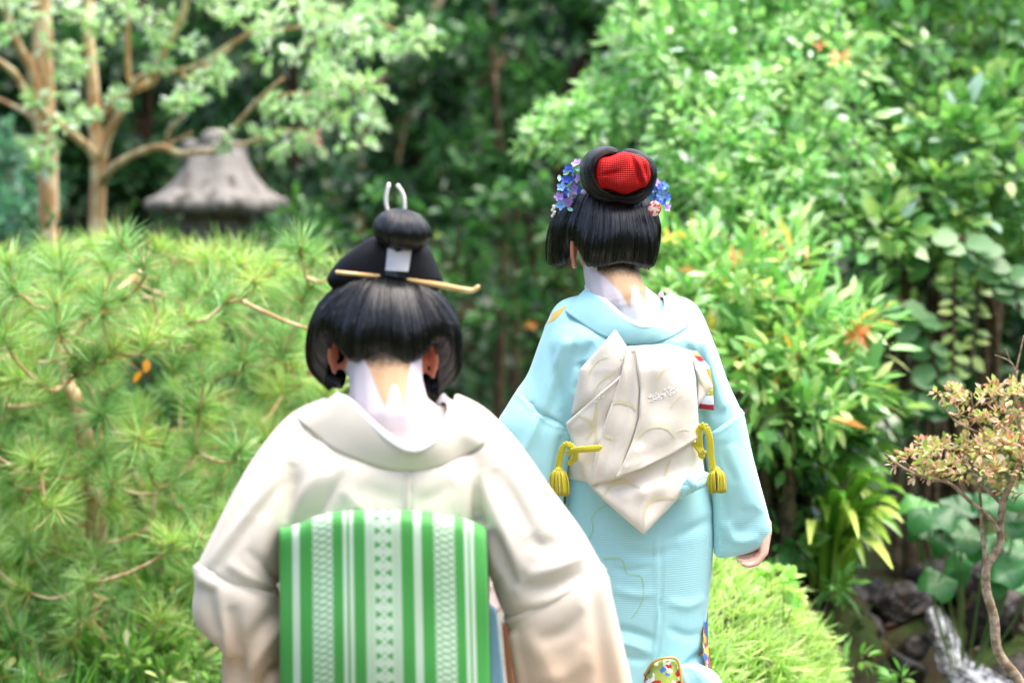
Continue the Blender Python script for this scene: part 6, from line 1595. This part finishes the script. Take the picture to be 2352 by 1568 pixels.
forest_tree(960, 10.2, 100, 'low spreading green tree in the shade behind the topknot', MD_, 69, [(1000, 560, 90, 35), (1080, 600, 90, 35), (960, 640, 80, 35), (1100, 500, 80, 35), (1180, 560, 90, 35), (1140, 660, 80, 35), (1050, 690, 80, 30), (860, 470, 80, 30), (920, 520, 70, 30), (1210, 640, 80, 35)], r=8, trunk=[(1010, 720), (1040, 620), (1060, 520)], leaf=.065)
forest_tree(1220, 10.6, 100, 'low green tree beside the wig with flowers', MD_, 70, [(1240, 470, 80, 35), (1180, 430, 80, 35), (1260, 560, 70, 40), (1210, 390, 80, 30), (1120, 380, 80, 30), (1240, 640, 60, 40), (1150, 740, 90, 40), (1060, 780, 80, 40), (1240, 740, 90, 50)], r=8, trunk=[(1230, 700), (1220, 560), (1200, 440)], leaf=.065)
forest_tree(960, 13.5, -100, 'tall dark tree deep in the middle of the wood', DK, 71, [(900, 120, 150, 80), (1040, 20, 150, 80), (1180, 150, 150, 80), (1000, 260, 150, 70), (1150, 320, 150, 70), (880, 330, 140, 80), (1300, 260, 150, 80), (1080, 440, 150, 70), (940, 480, 150, 70), (1260, 460, 140, 70), (1420, 120, 150, 90), (1400, 320, 120, 90)], r=20)
forest_tree(1700, 10.0, -100, 'dark tree standing behind the pale green shrub', DK, 72, [(1600, 200, 180, 110), (1800, 100, 180, 110), (1700, 400, 180, 110), (1900, 350, 180, 110), (1560, 500, 140, 90), (1850, 560, 160, 90), (1500, 300, 100, 80)], r=20)
forest_tree(2150, 10.2, -100, 'dark tree standing behind the deep green shrub', DK, 73, [(2050, 200, 180, 110), (2250, 100, 180, 110), (2150, 400, 180, 110), (2350, 350, 180, 110), (2050, 620, 160, 100), (2300, 650, 170, 100), (2200, 800, 170, 100), (2040, 850, 120, 90), (2350, 850, 150, 100), (2150, 970, 160, 80)], r=20)
# hillside undergrowth
n = 42000
X_ = RG.normal(0, 6, n).clip(-15, 15); Y_ = RG.uniform(12.2, 23, n); Z_ = ground_z(X_, Y_) + RG.uniform(0, .55, n) ** 1.5
pos = np.column_stack([X_, Y_, Z_])
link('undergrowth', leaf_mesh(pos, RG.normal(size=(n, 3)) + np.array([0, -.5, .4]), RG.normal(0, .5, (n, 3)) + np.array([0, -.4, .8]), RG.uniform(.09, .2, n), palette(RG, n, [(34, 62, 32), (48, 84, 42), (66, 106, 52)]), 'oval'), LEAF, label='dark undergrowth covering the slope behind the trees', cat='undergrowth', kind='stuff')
n = 30000
X_ = RG.uniform(-10, 10, n); Y_ = RG.uniform(3.0, 12.5, n); _k = (Y_ > 8.6) | ((X_ < -.95) & ((Y_ > 6.6) | (X_ < -2.6))) | (X_ > 2.6); X_, Y_ = X_[_k], Y_[_k]; n = len(X_); Z_ = ground_z(X_, Y_) + RG.uniform(0, .3, n)
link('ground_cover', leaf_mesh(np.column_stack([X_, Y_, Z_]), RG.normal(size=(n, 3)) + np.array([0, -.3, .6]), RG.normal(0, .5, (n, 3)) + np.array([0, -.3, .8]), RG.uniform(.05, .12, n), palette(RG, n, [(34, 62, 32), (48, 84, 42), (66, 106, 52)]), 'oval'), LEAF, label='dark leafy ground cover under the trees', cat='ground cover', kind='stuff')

# leaf litter and seedlings on the dark bank by the stream
n = 6000
X_ = RG.uniform(.6, 2.8, n); Y_ = RG.uniform(3.6, 7.6, n); keep = np.abs(X_ - 1.37) > .12; X_, Y_ = X_[keep], Y_[keep]; n = len(X_)
link('leaf_litter', leaf_mesh(np.column_stack([X_, Y_, ground_z(X_, Y_) + RG.uniform(-.005, .03, n)]), RG.normal(size=(n, 3)) * np.array([1, 1, .5]), RG.normal(0, .4, (n, 3)) + np.array([0, -.2, 1]), RG.uniform(.02, .055, n), palette(RG, n, [(64, 44, 30), (96, 66, 40), (40, 30, 24), (52, 74, 36), (130, 84, 60)], [.32, .2, .3, .12, .06]), 'oval'), LEAF, label='brown fallen leaves scattered over the dark stream bank', cat='leaf litter', kind='stuff')
seed_bl = pxblobs([(1800, 1340, 5.6, 26, 14, .04), (1830, 1365, 5.55, 20, 12, .04), (1770, 1318, 5.7, 20, 12, .03)])
plant('seedling', 'small bright round-leaved seedling on the edge of the grassy mound', 'plant', P(1790, 1370, 5.65), seed_bl, .028, 'round', [(176, 214, 110), (150, 200, 96)], per_m2=2600, seed=91, per_sub=5, sub_r=.5, trunk_r=.003)
for k, (x, y, d) in enumerate(((1960, 1545, 6.0), (2080, 1600, 5.9), (1900, 1470, 6.4), (1915, 1370, 6.3))):
    plant('fern', ['little green fern at the lower edge beside the mound', 'little green fern under the falls at the lower edge', 'little green fern on the bank below the sleeve', 'little green fern at the foot of the strap leaves'][k], 'fern', gz(x, y, d), pxblobs([(x, y - 20, d, 40, 24, .06)]), .05, 'long', [(104, 160, 70), (130, 180, 90)], per_m2=900, seed=95 + k, per_sub=10, sub_r=.6, trunk_r=.004)
